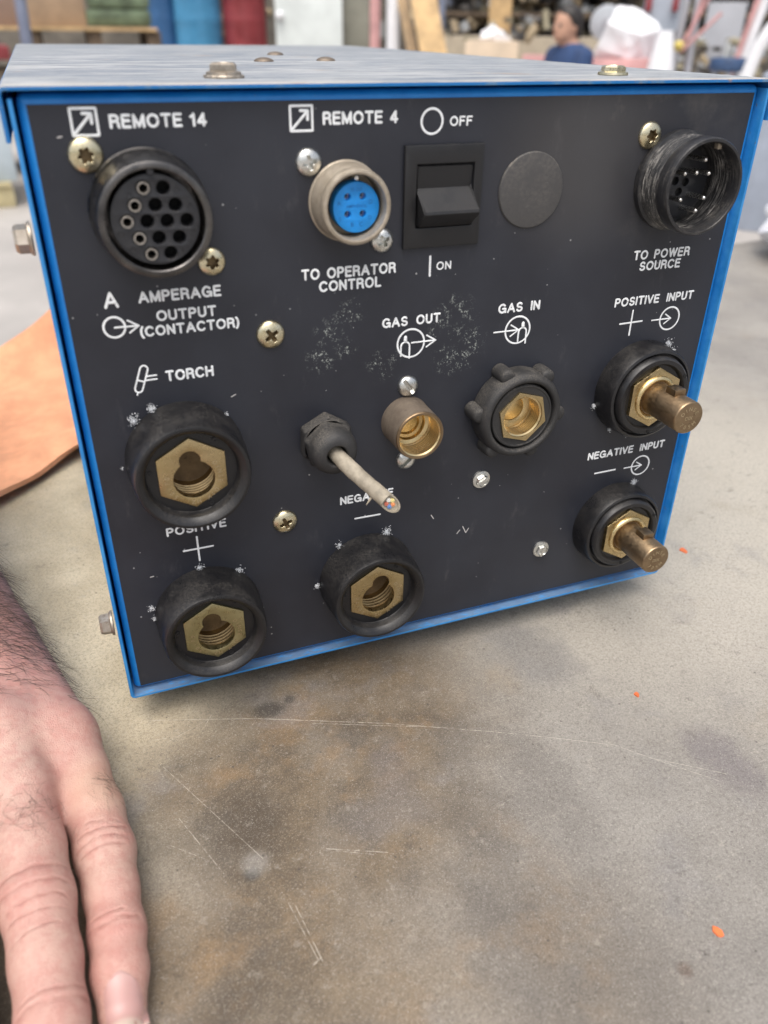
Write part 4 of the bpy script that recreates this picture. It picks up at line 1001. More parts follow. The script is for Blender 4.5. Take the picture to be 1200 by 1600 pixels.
# ================================================================== bodies as smooth distance fields
def surface_nets(F, org, h):
    """quads on the zero level of a sampled field"""
    s = F < 0; nx, ny, nz = F.shape
    c = np.zeros((nx-1, ny-1, nz-1), int)
    for i in (0, 1):
        for j in (0, 1):
            for k in (0, 1): c += s[i:nx-1+i, j:ny-1+j, k:nz-1+k]
    act = (c > 0) & (c < 8)
    idx = -np.ones(act.shape, int); cells = np.argwhere(act); idx[act] = np.arange(len(cells))
    acc = np.zeros((len(cells), 3)); cnt = np.zeros(len(cells))
    X, Y, Z = cells.T
    cor = [(i, j, k) for i in (0, 1) for j in (0, 1) for k in (0, 1)]
    for a in cor:
        for ax in range(3):
            if a[ax]: continue
            b = list(a); b[ax] = 1
            fa = F[X+a[0], Y+a[1], Z+a[2]]; fb = F[X+b[0], Y+b[1], Z+b[2]]
            m = (fa < 0) != (fb < 0)
            tt = np.where(m, fa/np.where(m, fa-fb, 1), 0)
            p = np.tile(np.array(a, float), (len(cells), 1)); p[:, ax] += tt
            acc[m] += p[m]; cnt[m] += 1
    V = (cells+acc/cnt[:, None])*h+np.array(org)
    Q = []
    for ax in range(3):
        o1, o2 = [i for i in range(3) if i != ax]
        sl0 = [slice(None)]*3; sl1 = [slice(None)]*3; sl0[ax] = slice(0, -1); sl1[ax] = slice(1, None)
        ch = s[tuple(sl0)] != s[tuple(sl1)]
        e = np.argwhere(ch); e = e[(e[:, o1] > 0) & (e[:, o2] > 0) & (e[:, o1] < F.shape[o1]-1) & (e[:, o2] < F.shape[o2]-1)]
        def cell(d1, d2):
            q = e.copy(); q[:, o1] -= d1; q[:, o2] -= d2; return idx[q[:, 0], q[:, 1], q[:, 2]]
        quad = np.stack([cell(1, 1), cell(0, 1), cell(0, 0), cell(1, 0)], 1)
        flip = s[e[:, 0], e[:, 1], e[:, 2]]
        if ax == 1: flip = ~flip
        quad[~flip] = quad[~flip][:, ::-1]
        Q.append(quad)
    return V, np.concatenate(Q)
def cone(P, a, b, ra, rb):
    a = np.array(a, float); b = np.array(b, float); ab = b-a
    t = np.clip(((P-a)@ab)/(ab@ab), 0, 1)
    return np.linalg.norm(P-a-t[..., None]*ab, axis=-1)-(ra+(rb-ra)*t)
def smin(a, b, k):
    h = np.clip(.5+.5*(b-a)/k, 0, 1); return b*(1-h)+a*h-k*h*(1-h)
def ell(P, c, r):
    q = (P-np.array(c))/np.array(r); L = np.linalg.norm(q, axis=-1)
    return (L-1)*min(r)
def mesh_sdf(name, f, lo, hi, h, material, parent=None):
    lo = np.array(lo, float); hi = np.array(hi, float); n = np.ceil((hi-lo)/h).astype(int)+1
    ax = [lo[i]+h*np.arange(n[i]) for i in range(3)]
    F = np.empty(n)
    for i in range(n[0]):
        P = np.stack(np.meshgrid([ax[0][i]], ax[1], ax[2], indexing='ij'), -1); F[i] = f(P)[0]
    V, Q = surface_nets(F, lo, h)
    me = bpy.data.meshes.new(name); me.from_pydata((V*MM).tolist(), [], Q.tolist()); me.update()
    me.polygons.foreach_set('use_smooth', [True]*len(me.polygons))
    return link(name, me, material, parent), F

# ------------------------------------------------------------------ hand and forearm (heights above the bench, mm)
T0 = TABLE_Z*1000
CH = {
 'little': [(-145, -121.5, 8, 6.9), (-144.6, -111, 9.4, 8.0), (-144.2, -99, 10.4, 8.35), (-144.6, -85, 12, 8.4), (-145.2, -71, 13.4, 9.6), (-147.3, -55, 15.4, 9.7), (-150.6, -38, 18.5, 9.7), (-155.5, -22, 22.5, 10.4)],
 'ring': [(-162.0, -152, 9.5, 8.0), (-162.4, -139, 12, 9.0), (-162.7, -122, 15, 9.4), (-163.4, -106, 18.5, 9.7), (-164.9, -88, 21.5, 10.7), (-166.4, -70, 24, 10.5), (-169, -48, 26.5, 10.8), (-174, -22, 29, 11.8)],
 'middle': [(-185.5, -160, 9.5, 8.4), (-186, -147, 12, 9.3), (-186.5, -128, 16, 9.8), (-187.5, -110, 20, 10), (-189.5, -90, 24, 11), (-191, -70, 26, 10.4), (-194, -46, 29, 11.2), (-198, -19, 31, 12.4)],
 'index': [(-207.5, -147, 9.5, 8.3), (-208, -134, 12, 9.2), (-208.5, -118, 16, 9.6), (-209.5, -102, 19, 9.8), (-211, -83, 23, 10.8), (-212.5, -64, 25, 10.3), (-215, -42, 28, 11), (-218, -14, 29, 12.2)],
 'thumb': [(-258, -56, 9.5, 8.6), (-256, -42, 12, 10.4), (-252, -24, 13, 10.2), (-246, -8, 15, 11), (-237, 10, 18, 12.5), (-216, 36, 22, 15)],
}
def chain(P, ch, k=3.0):
    d = None
    for (a, b) in zip(ch[:-1], ch[1:]):
        c = cone(P, (a[0], a[1], a[2]+T0), (b[0], b[1], b[2]+T0), a[3], b[3]); d = c if d is None else smin(d, c, k)
    return d
def palm(P):
    L = [((-155.5, -22, 22.5), (-176, 34, 25), 10.4, 14), ((-174, -22, 29), (-185, 40, 28), 11.8, 15.5), ((-197, -19, 31), (-195, 42, 28), 12.4, 16.5), ((-218, -14, 29), (-207, 42, 26), 12.2, 15.5),
         ((-158.5, -22, 15), (-174, 24, 16), 12.0, 13), ((-182, -12, 17), (-188, 34, 18), 13, 15), ((-206, -8, 17), (-205, 34, 18), 13, 15)]
    d = None
    for a, b, ra, rb in L:
        c = cone(P, (a[0], a[1], a[2]+T0), (b[0], b[1], b[2]+T0), ra, rb); d = c if d is None else smin(d, c, 10)
    arm = [(-187, 44, 28, 17.5), (-192, 60, 33, 18), (-202, 84, 42, 20.5), (-224, 150, 68, 30), (-262, 270, 112, 38), (-300, 350, 145, 40), (-345, 400, 250, 46)]
    arm2 = [(-206, 44, 27, 17.5), (-210, 60, 32, 17.5), (-219, 84, 41, 20), (-240, 150, 66, 29)]
    a1 = chain(P, arm, 12); a2 = chain(P, arm2, 8); a1 = smin(a1, a2, 14)
    return smin(d, a1, 12)
def hand_f(P):
    d = palm(P)
    for nm in ('thumb', 'index', 'middle', 'ring', 'little'):
        c = chain(P, CH[nm])
        # fingers blend into the palm only near the knuckles: narrow webs further out
        k = np.clip((P[..., 1]+74)/26, 0, 1)*8+.5
        d = smin(d, c, k)
    # knuckle creases
    def dip(c, r, amt):
        q = (P-np.array((c[0], c[1], c[2]+T0)))/np.array(r); return amt*np.exp(-np.sum(q*q, -1))
    for (c, r, amt) in (((-144.2, -100.5, 19), (8, 1.6, 5), 0.21), ((-145.2, -72, 22), (8, 1.5, 6), 0.30), ((-145.2, -68.5, 22), (8, 1.2, 6), 0.24), ((-145.3, -75.5, 22), (7, 1.3, 6), 0.18), ((-164.6, -84.5, 32), (10, 1.4, 6), 0.30), ((-164.4, -90.5, 32), (10, 1.5, 6), 0.24), ((-164.3, -95, 31), (9, 1.2, 6), 0.18), ((-161.9, -122.5, 24), (9, 1.4, 6), 0.24), ((-188, 52, 47), (26, 4, 8), 1.2)):
        d = d+dip(c, r, amt)
    for (c, r, amt) in (((-145.2, -71.5, 20), (6, 6, 5), .5), ((-164.5, -88, 31), (7, 6, 5), .7), ((-158, -22, 33), (9, 12, 7), .4), ((-175, -22, 40), (9, 12, 7), .7), ((-150, -50, 24), (6, 9, 6), .5)):
        d = d-dip(c, r, amt)
    for (a_, b_, ra, amt) in (((-175, -24, 41), (-190, 30, 44), 4.5, .6), ((-157, -18, 33), (-178, 28, 40), 4, .45), ((-194, -20, 43), (-195, 30, 44), 4.5, .6), ((-166, -8, 38), (-176, 24, 43), 2.2, .45), ((-166, -8, 38), (-163, -30, 34), 2.0, .35)):
        c = cone(P, (a_[0], a_[1], a_[2]+T0), (b_[0], b_[1], b_[2]+T0), 0, 0); d = d-amt*np.exp(-(c/ra)**2)
    # flat where it rests on the bench
    return np.maximum(d, (T0+.15)-P[..., 2])

skin = mat('skin', (.60, .36, .28), .45); t = NT(skin); v = t.pos(); b = B(skin)
n1 = t.noise(v, 70, 6, .7); n2 = t.noise(v, 230, 7, .75)
c = t.mix(t.ramp(n1, .3, .7), (.49, .30, .245), (.57, .38, .31))
c = t.mix(t.ramp(n2, .44, .62, 0, .55), c, (.45, .215, .18))
for (p, r, k, sq) in (((-145, -103, -6), 13, .45, (1, .8, 1)), ((-145, -70, -2), 9, .35, (1, 1, 1)), ((-164.6, -92, 12), 11, .35, (1, 1, 1)), ((-150, -30, 4), 16, .20, (1, 1, 1)), ((-165, 10, 20), 34, .38, (1, 1, 1)), ((-157, -58, 10), 9, .45, (1, .6, 1)), ((-162, -125, 5), 13, .3, (1, 1, 1))):
    c = t.mix(t.math('MULTIPLY', t.blob(v, tuple(q*MM for q in p), r*MM, .7, sq), k), c, (.48, .195, .17))
c = t.mix(t.math('MULTIPLY', t.blob(v, (-.145, -.052, .006), .010, .7), .6), c, (.55, .36, .26))
arm_y = t.new('ShaderNodeSeparateXYZ'); t.put(arm_y.inputs[0], v)
c = t.mix(t.ramp(arm_y.outputs[1], -.005, .05, 0, .72), c, t.mix(t.ramp(n2, .35, .65), (.235, .10, .078), (.35, .175, .135)))
cre = None
for (a, e, wd) in (((-152, -100.2), (-137, -99.4), .5), ((-150, -97.5), (-141, -97), .35), ((-153, -73.5), (-137, -72.0), .5), ((-152, -70), (-137.5, -68.6), .45), ((-152, -76.5), (-138, -75), .4), ((-149, -66), (-138.5, -66.5), .35), ((-174, -85), (-156, -83.5), .55), ((-174, -90), (-155.5, -89), .5), ((-172, -94.5), (-156, -93), .4), ((-172, -98), (-156, -96.5), .3), ((-171, -122.5), (-153, -121), .5), ((-170, -120), (-154, -118), .35), ((-172, -104), (-158, -101), .3)):
    # vertical curtain: the crease runs over the top of the finger
    fl = t.new('ShaderNodeVectorMath', operation='MULTIPLY'); t.put(fl.inputs[0], v); fl.inputs[1].default_value = (1, 1, 0)
    wob = t.new('ShaderNodeVectorMath', operation='ADD'); t.put(wob.inputs[0], fl.outputs[0])
    wn = t.new('ShaderNodeVectorMath', operation='SCALE'); t.put(wn.inputs[0], t.noise(fl.outputs[0], 160, 3, .5, col=True)); wn.inputs['Scale'].default_value = .0030
    t.put(wob.inputs[1], wn.outputs[0])
    k = t.seg(wob.outputs[0], (a[0]*MM+.0015, a[1]*MM+.0015, .0015), (e[0]*MM+.0015, e[1]*MM+.0015, .0015), wd*MM*2.6); cre = k if cre is None else t.math('MAXIMUM', cre, k)
c = t.mix(t.ramp(cre, .35, 1.0, 0, .5), c, (.27, .10, .08))
t.put(b.inputs['Base Color'], c)
t.put(b.inputs['Roughness'], t.ramp(n2, .3, .7, .42, .58))
b.inputs['Subsurface Weight'].default_value = .07; b.inputs['Subsurface Radius'].default_value = (.9, .35, .2); b.inputs['Subsurface Scale'].default_value = .004
cell = t.voro(t.mapping(v, (1, .75, 1)), 1500, 'DISTANCE_TO_EDGE')
hh = t.math('ADD', t.math('MULTIPLY', n2, .6), t.math('MULTIPLY', t.ramp(cell, 0, .25), .25))
hh = t.math('SUBTRACT', hh, t.math('MULTIPLY', cre, .9))
t.put(b.inputs['Normal'], t.bump(hh, .6, .0007))

person = thing('person', 'bare hairy left hand and forearm resting flat on the bench beside the box', 'person', (-.19, 0, TABLE_Z))
hand, _ = mesh_sdf('arm_and_hand', hand_f, (-290, -175, T0-2.0), (-128, 156, T0+112), .9, skin)
far, _ = mesh_sdf('upper', hand_f, (-420, 153.5, T0-2.0), (-150, 470, T0+330), 4.0, skin)
bm = NB(); bm.from_mesh(hand.data); bm.from_mesh(far.data); bm.to_mesh(hand.data); bm.free(); bpy.data.objects.remove(far)
hand.data.polygons.foreach_set('use_smooth', [True]*len(hand.data.polygons))
# the rest of the arm, coarser, out of the picture, joins on as the same mesh
hand.parent = person; hand.matrix_parent_inverse = Matrix.Translation((.19, 0, -TABLE_Z))
def drop(x, y, z0=120.0):
    """height of the skin below a point"""
    z = T0+z0
    for _ in range(70):
        d = float(hand_f(np.array([[x, y, z]]))[0])
        if d < .02: return z
        z -= max(d*.9, .02)
        if z < T0: return None
    return z
def drop_many(xy, z0=110.0):
    P = np.array([(x, y, T0+z0) for x, y in xy], float)
    for _ in range(60):
        d = hand_f(P); P[:, 2] -= np.clip(d*.85, 0, None)
    return P, hand_f(P)
# finger nail
bm = NB(); NU, NV = 15, 17; xy = []
for i in range(NU):
    for j in range(NV):
        u = i/(NU-1)*2-1; w_ = j/(NV-1)
        half = 5.5*(1-.10*(1-w_)**2)*min(1, (.30+w_*5)**.5 if w_ < .15 else 1)
        yy = -115.2-w_*12.6+1.4*u*u*(1 if w_ > .5 else -1)*(.6 if w_ > .5 else 1.2)
        xy.append((-144.2+.4*w_+u*half, yy))
P, dd = drop_many(xy)
vs = []
for k, p in enumerate(P):
    j = k % NV; i = k//NV; edge = min(i, NU-1-i, j)
    vs.append(bm.verts.new(Vector((p[0], p[1]-(.15 if j == NV-1 else 0), max(p[2], T0+6.5)+(.32 if edge > 0 else -.12)))*MM))
for i in range(NU-1):
    for j in range(NV-1): bm.faces.new((vs[i*NV+j], vs[(i+1)*NV+j], vs[(i+1)*NV+j+1], vs[i*NV+j+1]))
nail_m = mat('nail', (.46, .27, .25), .38); t = NT(nail_m); v = t.pos(); sp_ = t.new('ShaderNodeSeparateXYZ'); t.put(sp_.inputs[0], v)
cc = t.mix(t.ramp(sp_.outputs[1], -.1262, -.1275), (.47, .275, .25), (.56, .44, .37)); cc = t.mix(t.ramp(sp_.outputs[1], -.1195, -.1165, 0, .25), cc, (.52, .36, .33))
t.put(B(nail_m).inputs['Base Color'], cc); B(nail_m).inputs['Subsurface Weight'].default_value = .1; B(nail_m).inputs['Subsurface Scale'].default_value = .002
t.put(B(nail_m).inputs['Normal'], t.bump(t.noise(t.mapping(v, (900, 60, 1)), 1.0, 2), .06, .0002))
nl = obj('fingernail', bm, nail_m, None, 60); nl.parent = person; nl.matrix_parent_inverse = Matrix.Translation((.19, 0, -TABLE_Z))
# hair
def hairs(spots, name, material):
    bm = NB(); xy = [s[:2] for s in spots]; P, dd = drop_many(xy)
    e = .5
    G = np.stack([hand_f(P+np.array(q)*e)-hand_f(P-np.array(q)*e) for q in ((1, 0, 0), (0, 1, 0), (0, 0, 1))], -1)
    G /= np.linalg.norm(G, axis=1, keepdims=True)+1e-9
    for k, (x, y, L, ang, lift, rad) in enumerate(spots):
        if abs(dd[k]) > .4: continue
        p = Vector(P[k]); nrm = Vector(G[k]); d = Vector((math.cos(ang), math.sin(ang), 0)); d = (d-nrm*d.dot(nrm)).normalized()
        d = (d+nrm*lift).normalized(); pts = [(p-nrm*.15)*MM]; bend = random.uniform(-.28, .28)
        nseg = 5
        for s in range(nseg):
            p = p+d*L/nseg; pts.append(p*MM)
            d = (Matrix.Rotation(bend, 3, nrm) @ d - nrm*(lift*.55/nseg*1.6)).normalized()
        tube(bm, pts, [rad*MM*(1-.75*q/nseg) for q in range(nseg+1)], 4, cap=False)
    o = obj(name, bm, material, None, 180); o.parent = person; o.matrix_parent_inverse = Matrix.Translation((.19, 0, -TABLE_Z)); o['kind'] = 'stuff'
    return o
hair_m = simple('dark_body_hair', (.055, .034, .022), .5, 0, .3, 200, 0)
S = []
for _ in range(5200):
    y = random.uniform(-14, 130); x = random.uniform(-240, -140)
    if y < 16 and random.random() < (16-y)/30: continue
    S.append((x, y, random.uniform(8, 17), R(random.gauss(-34, 26)), random.uniform(.12, .6), random.choice((.04, .05, .06, .075, .09))))
for _ in range(60): S.append((random.gauss(-163.5, 4.6), random.gauss(-63, 4.5), random.uniform(5, 9), R(random.gauss(-65, 60)), random.uniform(.15, .5), .045))
for _ in range(45): S.append((random.gauss(-142, 2.8), random.gauss(-51, 4.0), random.uniform(4, 7.5), R(random.gauss(-42, 25)), random.uniform(.1, .4), .042))
for _ in range(60): S.append((random.uniform(-200, -150), random.uniform(-35, 10), random.uniform(3, 7), R(random.gauss(-50, 30)), random.uniform(.1, .3), .03))
hairs(S, 'hair', hair_m)
# ================================================================== the workshop behind, out of focus
def frame_at(x0, x1, ym, d):
    L, Q = at(x0, ym, d), at(x1, ym, d); ax = Vector((Q.x-L.x, Q.y-L.y, 0)); wd = ax.length; ax.normalize()
    c = (L+Q)/2; return c, wd, math.atan2(ax.y, ax.x)
def slab(name, label, cat, x0, x1, y0, y1, d, depth, material, floor=False, group=None, bevel=.006, parent=None):
    """an upright block seen between two columns and two rows of the photograph, at d metres, facing the camera; floor: it stands on the floor"""
    c, wd, a = frame_at(x0, x1, (y0+y1)/2, d)
    zt = at((x0+x1)/2, y0, d).z; zb = FLOOR_Z if floor else at((x0+x1)/2, y1, d).z
    bm = NB(); box(bm, -wd/2, wd/2, 0, depth, zb, zt, bevel)
    bmesh.ops.transform(bm, matrix=Matrix.Translation((c.x, c.y, 0)) @ Matrix.Rotation(a, 4, 'Z'), verts=bm.verts[:])
    o = obj(name, bm, material, parent)
    return tag(o, label, cat, group) if cat else o
def bar(name, label, cat, p, q, rad, material, parent=None):
    bm = NB(); tube(bm, [p, q], rad, 16); o = obj(name, bm, material, parent, 50); return tag(o, label, cat) if cat else o
def pallet(name_label, c, a, wd, dp, z, material, group):
    o = thing('wooden_pallet', name_label, 'pallet', (c.x, c.y, z), a, group)
    bm = NB()
    for k in range(7): x = -wd/2+wd*(k+.5)/7; box(bm, x-wd/16, x+wd/16, 0, dp, .122, .144, .003)
    obj('deck', bm, material, o)
    for k in range(3): y = dp*k/2*.9+.02; bm = NB(); box(bm, -wd/2, wd/2, y, y+.09, 0, .1215, .003); obj('bearer', bm, material, o)
wood = simple('pale_timber', (.48, .33, .17), .7, 0, .25, 9, .2, .3, 60); wood_d = simple('dark_timber', (.13, .095, .065), .8, 0, .4, 12, .2, .3, 60)
carton = simple('brown_carton', (.34, .24, .155), .8, 0, .15, 8, .1); carton2 = simple('pinkish_carton', (.28, .19, .145), .8, 0, .15, 8, .1)
green = simple('green_wrap', (.115, .155, .095), .6, 0, .45, 9, .4, .4, 40)
greyblue = simple('grey_blue_paint', (.26, .31, .38), .5, 0, .12, 4, .1); grey_l = simple('light_grey_paint', (.42, .43, .46), .5, 0, .12, 4, .1)
white_p = simple('off_white', (.62, .66, .64), .6, 0, .10, 4, .1); white_b = simple('white_cloth', (.80, .80, .82), .7, 0, .06, 8, .2)
olive = simple('olive_grey', (.24, .235, .19), .6, 0, .15, 5, .1); steel = simple('steel_post', (.20, .23, .31), .5, .2, .1, 6, .1)
pink = simple('faded_red', (.60, .33, .32), .6, 0, .15, 10, .1); red = simple('red_paint', (.25, .04, .045), .4, 0, .2, 6, .1)
dblue = simple('dark_blue_drum', (.035, .11, .25), .4, 0, .15, 4, .1); lblue = simple('bright_blue_drum', (.06, .24, .42), .4, 0, .15, 4, .1)
beige = simple('beige_board', (.42, .36, .27), .7, 0, .12, 6, .1); black_p = simple('dark_paint', (.03, .032, .035), .5)
yellow = simple('yellow_paint', (.62, .50, .12), .5)

# back wall of the shop and the racks of scrap in front of it
wallm = simple('shop_wall', (.13, .115, .095), .8, 0, .5, 1.6, .2)
c, wd, a = frame_at(-1500, 2700, 40, 15)
bm = NB(); box(bm, -22, 22, 0, .2, FLOOR_Z, 2.2, .01); bmesh.ops.transform(bm, matrix=Matrix.Translation((c.x+2, c.y+2, 0)) @ Matrix.Rotation(a, 4, 'Z'), verts=bm.verts[:])
tag(obj('back_wall', bm, wallm), 'dim brown back wall of the workshop', 'wall')
scr = bpy.data.materials.new('mixed_scrap'); scr.use_nodes = True; t = NT(scr)
g = t.new('ShaderNodeNewGeometry'); rp = t.new('ShaderNodeValToRGB'); t.put(rp.inputs[0], g.outputs['Random Per Island'])
el = rp.color_ramp.elements; el[0].color = (.035, .03, .026, 1); el[1].color = (.50, .48, .42, 1)
for p_, c_ in ((.2, (.16, .13, .09, 1)), (.4, (.27, .24, .16, 1)), (.55, (.08, .075, .07, 1)), (.7, (.38, .30, .19, 1)), (.85, (.30, .31, .31, 1))):
    e = el.new(p_); e.color = c_
rp.color_ramp.interpolation = 'CONSTANT'; t.put(B(scr).inputs['Base Color'], rp.outputs[0]); B(scr).inputs['Roughness'].default_value = .6
def scrap(x0, x1, y0, y1, d0, d1, n, label, size=(.04, .22), seed=1):
    r_ = random.Random(seed); bm = NB()
    for _ in range(n):
        p = at(r_.uniform(x0, x1), r_.uniform(y0, y1), r_.uniform(d0, d1)); s_ = r_.uniform(*size)
        Mx = Matrix.Translation(p) @ Matrix.Rotation(r_.uniform(0, PI), 4, 'Z') @ Matrix.Rotation(r_.uniform(-.6, .6), 4, 'X')
        if r_.random() < .5: box(bm, -s_*.5, s_*.5, -s_*.4, s_*.4, -s_*r_.uniform(.15, .5), s_*r_.uniform(.15, .5), 0, 2, Mx) if False else bmesh.ops.create_cube(bm, size=1, matrix=Mx @ Matrix.Diagonal((s_, s_*r_.uniform(.2, 1), s_*r_.uniform(.2, .9), 1)))
        else: bmesh.ops.create_cone(bm, cap_ends=True, segments=14, radius1=s_*.3, radius2=s_*.3, depth=s_*r_.uniform(.4, 1.6), matrix=Mx @ Matrix.Rotation(r_.uniform(0, 1.6), 4, 'Y'))
    o = obj('scrap_heap', bm, scr); tag(o, label, 'scrap', kind='stuff')
def rack(name_label, x0, x1, d, ys, depth):
    c, wd, a = frame_at(x0, x1, 40, d)
    o = thing('storage_rack', name_label, 'rack', (c.x, c.y, FLOOR_Z), a)
    for (sx, sy) in ((-1, 0), (1, 0), (-1, depth), (1, depth)):
        bm = NB(); box(bm, sx*wd/2-.03, sx*wd/2+.03, sy-.03, sy+.03, 0, 2.0, .004); obj('upright', bm, steel, o)
    for y in ys:
        z = at((x0+x1)/2, y, d).z-FLOOR_Z; bm = NB(); box(bm, -wd/2+.031, wd/2-.031, -.02, depth, z-.04, z, .004); obj('shelf', bm, wood_d, o)
rack('dark storage rack full of scrap behind the seated person', 690, 1010, 10.2, (60, 20, -30), .8)
scrap(700, 1000, 22, 58, 10.25, 10.9, 130, 'metal scrap heaped on the rack behind the seated person', seed=2)
scrap(700, 1000, -28, 18, 10.25, 10.9, 160, 'upper row of scrap on the rack behind the seated person', seed=3)
rack('dark storage rack behind the grey panels on the right', 1020, 1330, 9.6, (70, 20, -30), .8)
scrap(1030, 1300, -25, 66, 9.7, 10.3, 170, 'metal scrap on the rack behind the grey panels', seed=4)
scrap(240, 700, -30, 60, 11.2, 12.2, 150, 'dark scrap far behind the drums', (.08, .3), 5)

scrap(1000, 1200, 60, 112, 6.6, 7.4, 60, 'loose grey and red scrap low at the right behind the box', (.03, .12), 8)
scrap(690, 860, 30, 62, 7.8, 8.4, 26, 'loose scrap on the beige counter', (.04, .13), 9)
# left: shelf with cartons, green stack, post
c, wd, a = frame_at(-60, 245, 45, 7.0)
o = thing('timber_shelf', 'rough dark timber shelf carrying the cartons and the green stack', 'shelf', (c.x, c.y, FLOOR_Z), a)
zs = at(90, 42, 7.0).z-FLOOR_Z
for k, (za, zb) in enumerate(((zs-.022, zs), (zs-.30, zs-.27))):
    bm = NB(); box(bm, -wd/2, wd/2, -.03, .8, za, zb, .003); obj('board', bm, wood if k == 0 else wood_d, o)
for sx in (-.48, -.16, .16, .48):
    bm = NB(); box(bm, sx*wd-.05, sx*wd+.05, .0, .78, zs-.269, zs-.0225, .004); obj('bearer', bm, wood_d, o)
    bm = NB(); box(bm, sx*wd-.05, sx*wd+.05, .02, .75, 0, zs-.301, .004); obj('leg', bm, wood_d, o)
slab('cardboard_box', 'tan cardboard box with torn lower edge beside the green stack', 'box', 37, 130, -45, 41.5, 7.05, .5, carton)
slab('cardboard_box', 'pinkish cardboard box at the top left corner', 'box', -60, 33, -45, 41.5, 7.05, .5, carton2)
for k, (y0, y1, lb) in enumerate(((14, 41.5, 'green wrapped sack, lowest of the stack'), (-14, 13.5, 'green wrapped sack in the middle of the stack'), (-42, -14.5, 'green wrapped sack on top of the stack'))):
    slab('green_sack', lb, 'sack', 134, 236-3*k, y0, y1, 7.05, .5, green, bevel=.03, group='green sacks on the shelf')
p = at(27, 60, 6.2); bar('steel_post', 'blue-grey steel post in front of the cartons', 'post', Vector((p.x+.02, p.y, FLOOR_Z)), Vector((at(22, -60, 6.2).x, at(22, -60, 6.2).y, at(22, -60, 6.2).z)), .035, steel)
# pale box on a yellowish pallet, left, seen under the lid
c, wd, a = frame_at(-190, 22, 300, 5.75); pallet('yellowish pallet on the floor at the left under a pale box', c, a, wd, .8, FLOOR_Z, simple('yellow_timber', (.50, .43, .25), .7, 0, .2, 9, .1), None)
c2, wd2, a2 = frame_at(-190, 12, 200, 5.8); bm = NB(); box(bm, -wd2/2, wd2/2, .02, .75, FLOOR_Z+.145, FLOOR_Z+.80, .01); bmesh.ops.transform(bm, matrix=Matrix.Translation((c2.x, c2.y, 0)) @ Matrix.Rotation(a2, 4, 'Z'), verts=bm.verts[:])
tag(obj('pale_box', bm, simple('pale_blue_grey', (.45, .52, .56), .6, 0, .1, 4, .1)), 'pale blue-grey box standing on the yellowish pallet at the left', 'box')
c2, wd2, a2 = frame_at(-120, 19, 100, 5.9); bm = NB(); box(bm, -wd2/2, wd2/2, .0, .4, FLOOR_Z+.801, at(0, 72, 5.9).z, .01); bmesh.ops.transform(bm, matrix=Matrix.Translation((c2.x, c2.y, 0)) @ Matrix.Rotation(a2, 4, 'Z'), verts=bm.verts[:])
tag(obj('red_toolbox', bm, red), 'dark red toolbox on top of the pale blue-grey box', 'toolbox')

# drums
def drum(x0, x1, d, material, label, zb):
    c, wd, a = frame_at(x0, x1, 40, d); r = wd/2
    o = thing('steel_drum', label, 'drum', (c.x, c.y+r*.6, zb), 0, 'drums standing in a row')
    prof = [(0, 0), (r*.98, 0), (r, .02), (r, .26)]+[(r*1.025, .285), (r, .31), (r, .57), (r*1.025, .595), (r, .62), (r, .86), (r*1.02, .87), (r*1.02, .885), (r*.96, .89), (r*.95, .87), (0, .87)]
    bm = NB(); lathe(bm, [(q/MM, h/MM) for q, h in prof], 0, 0, 48); bmesh.ops.transform(bm, matrix=Matrix.Rotation(R(-90), 4, 'X'), verts=bm.verts[:]); obj('body', bm, material, o)
    bm = NB(); bmesh.ops.create_cone(bm, cap_ends=True, segments=16, radius1=.03, radius2=.03, depth=.02, matrix=Matrix.Translation((r*.6, 0, .8805))); obj('bung', bm, black_p, o)
c, wd, a = frame_at(225, 432, 60, 9.3)
for k in range(3): pallet(('lowest pallet under the drums', 'middle pallet under the drums', 'top pallet under the drums')[k], c, a, wd, .9, FLOOR_Z+.1445*k, wood_d, 'pallets under the drums')
zb = FLOOR_Z+.1445*3+.001
drum(233, 283, 9.55, dblue, 'dark blue drum, leftmost of the row', zb); drum(277, 351, 9.35, lblue, 'bright blue drum between the dark blue and the red one', zb); drum(353, 421, 9.35, red, 'glossy red drum at the right of the blue ones', zb)
o = slab('white_cabinet', 'tall off-white cabinet to the right of the red drum', 'cabinet', 430, 535, -40, 100, 8.0, .5, white_p, True)
p = at(437, 24, 7.98); bm = NB(); bmesh.ops.create_uvsphere(bm, u_segments=16, v_segments=10, radius=.035, matrix=Matrix.Translation(p)); obj('knob', bm, white_b, o)
slab('grey_sheet', 'olive-grey sheet standing beside the off-white cabinet', 'sheet', 538, 577, -40, 100, 8.4, .2, olive, True)
def pole(x, d, rad, material, label, name='pole', yb=None):
    p = at(x, 40, d); bm = NB(); tube(bm, [Vector((p.x, p.y, FLOOR_Z)), Vector((p.x, p.y, at(x, -45, d).z))], rad, 16); return tag(obj(name, bm, material, None, 50), label, 'pole')
pole(586, 8.0, .045, pink, 'faded red pole left of the white one'); pole(614, 7.4, .050, white_b, 'white pole left of the leaning planks')
def board(x0t, x0b, wpx, d, label, material):
    t_, b_ = at(x0t, -45, d+.25), at(x0b, 78, d); dr = (t_-b_); k = (FLOOR_Z-b_.z)/dr.z; b_ = b_+dr*k
    c, wd, a = frame_at(x0b, x0b+wpx, 60, d)
    ax = Vector((math.cos(a), math.sin(a), 0)); up = (t_-b_).normalized(); nr = ax.cross(up).normalized()
    bm = NB(); L = (t_-b_).length
    box(bm, 0, wd, 0, .03, 0, L, .003)
    bmesh.ops.transform(bm, matrix=Matrix.Translation(b_) @ Matrix((ax, -nr, up)).transposed().to_4x4(), verts=bm.verts[:])
    tag(obj('timber_plank', bm, material), label, 'plank', 'planks leaning behind')
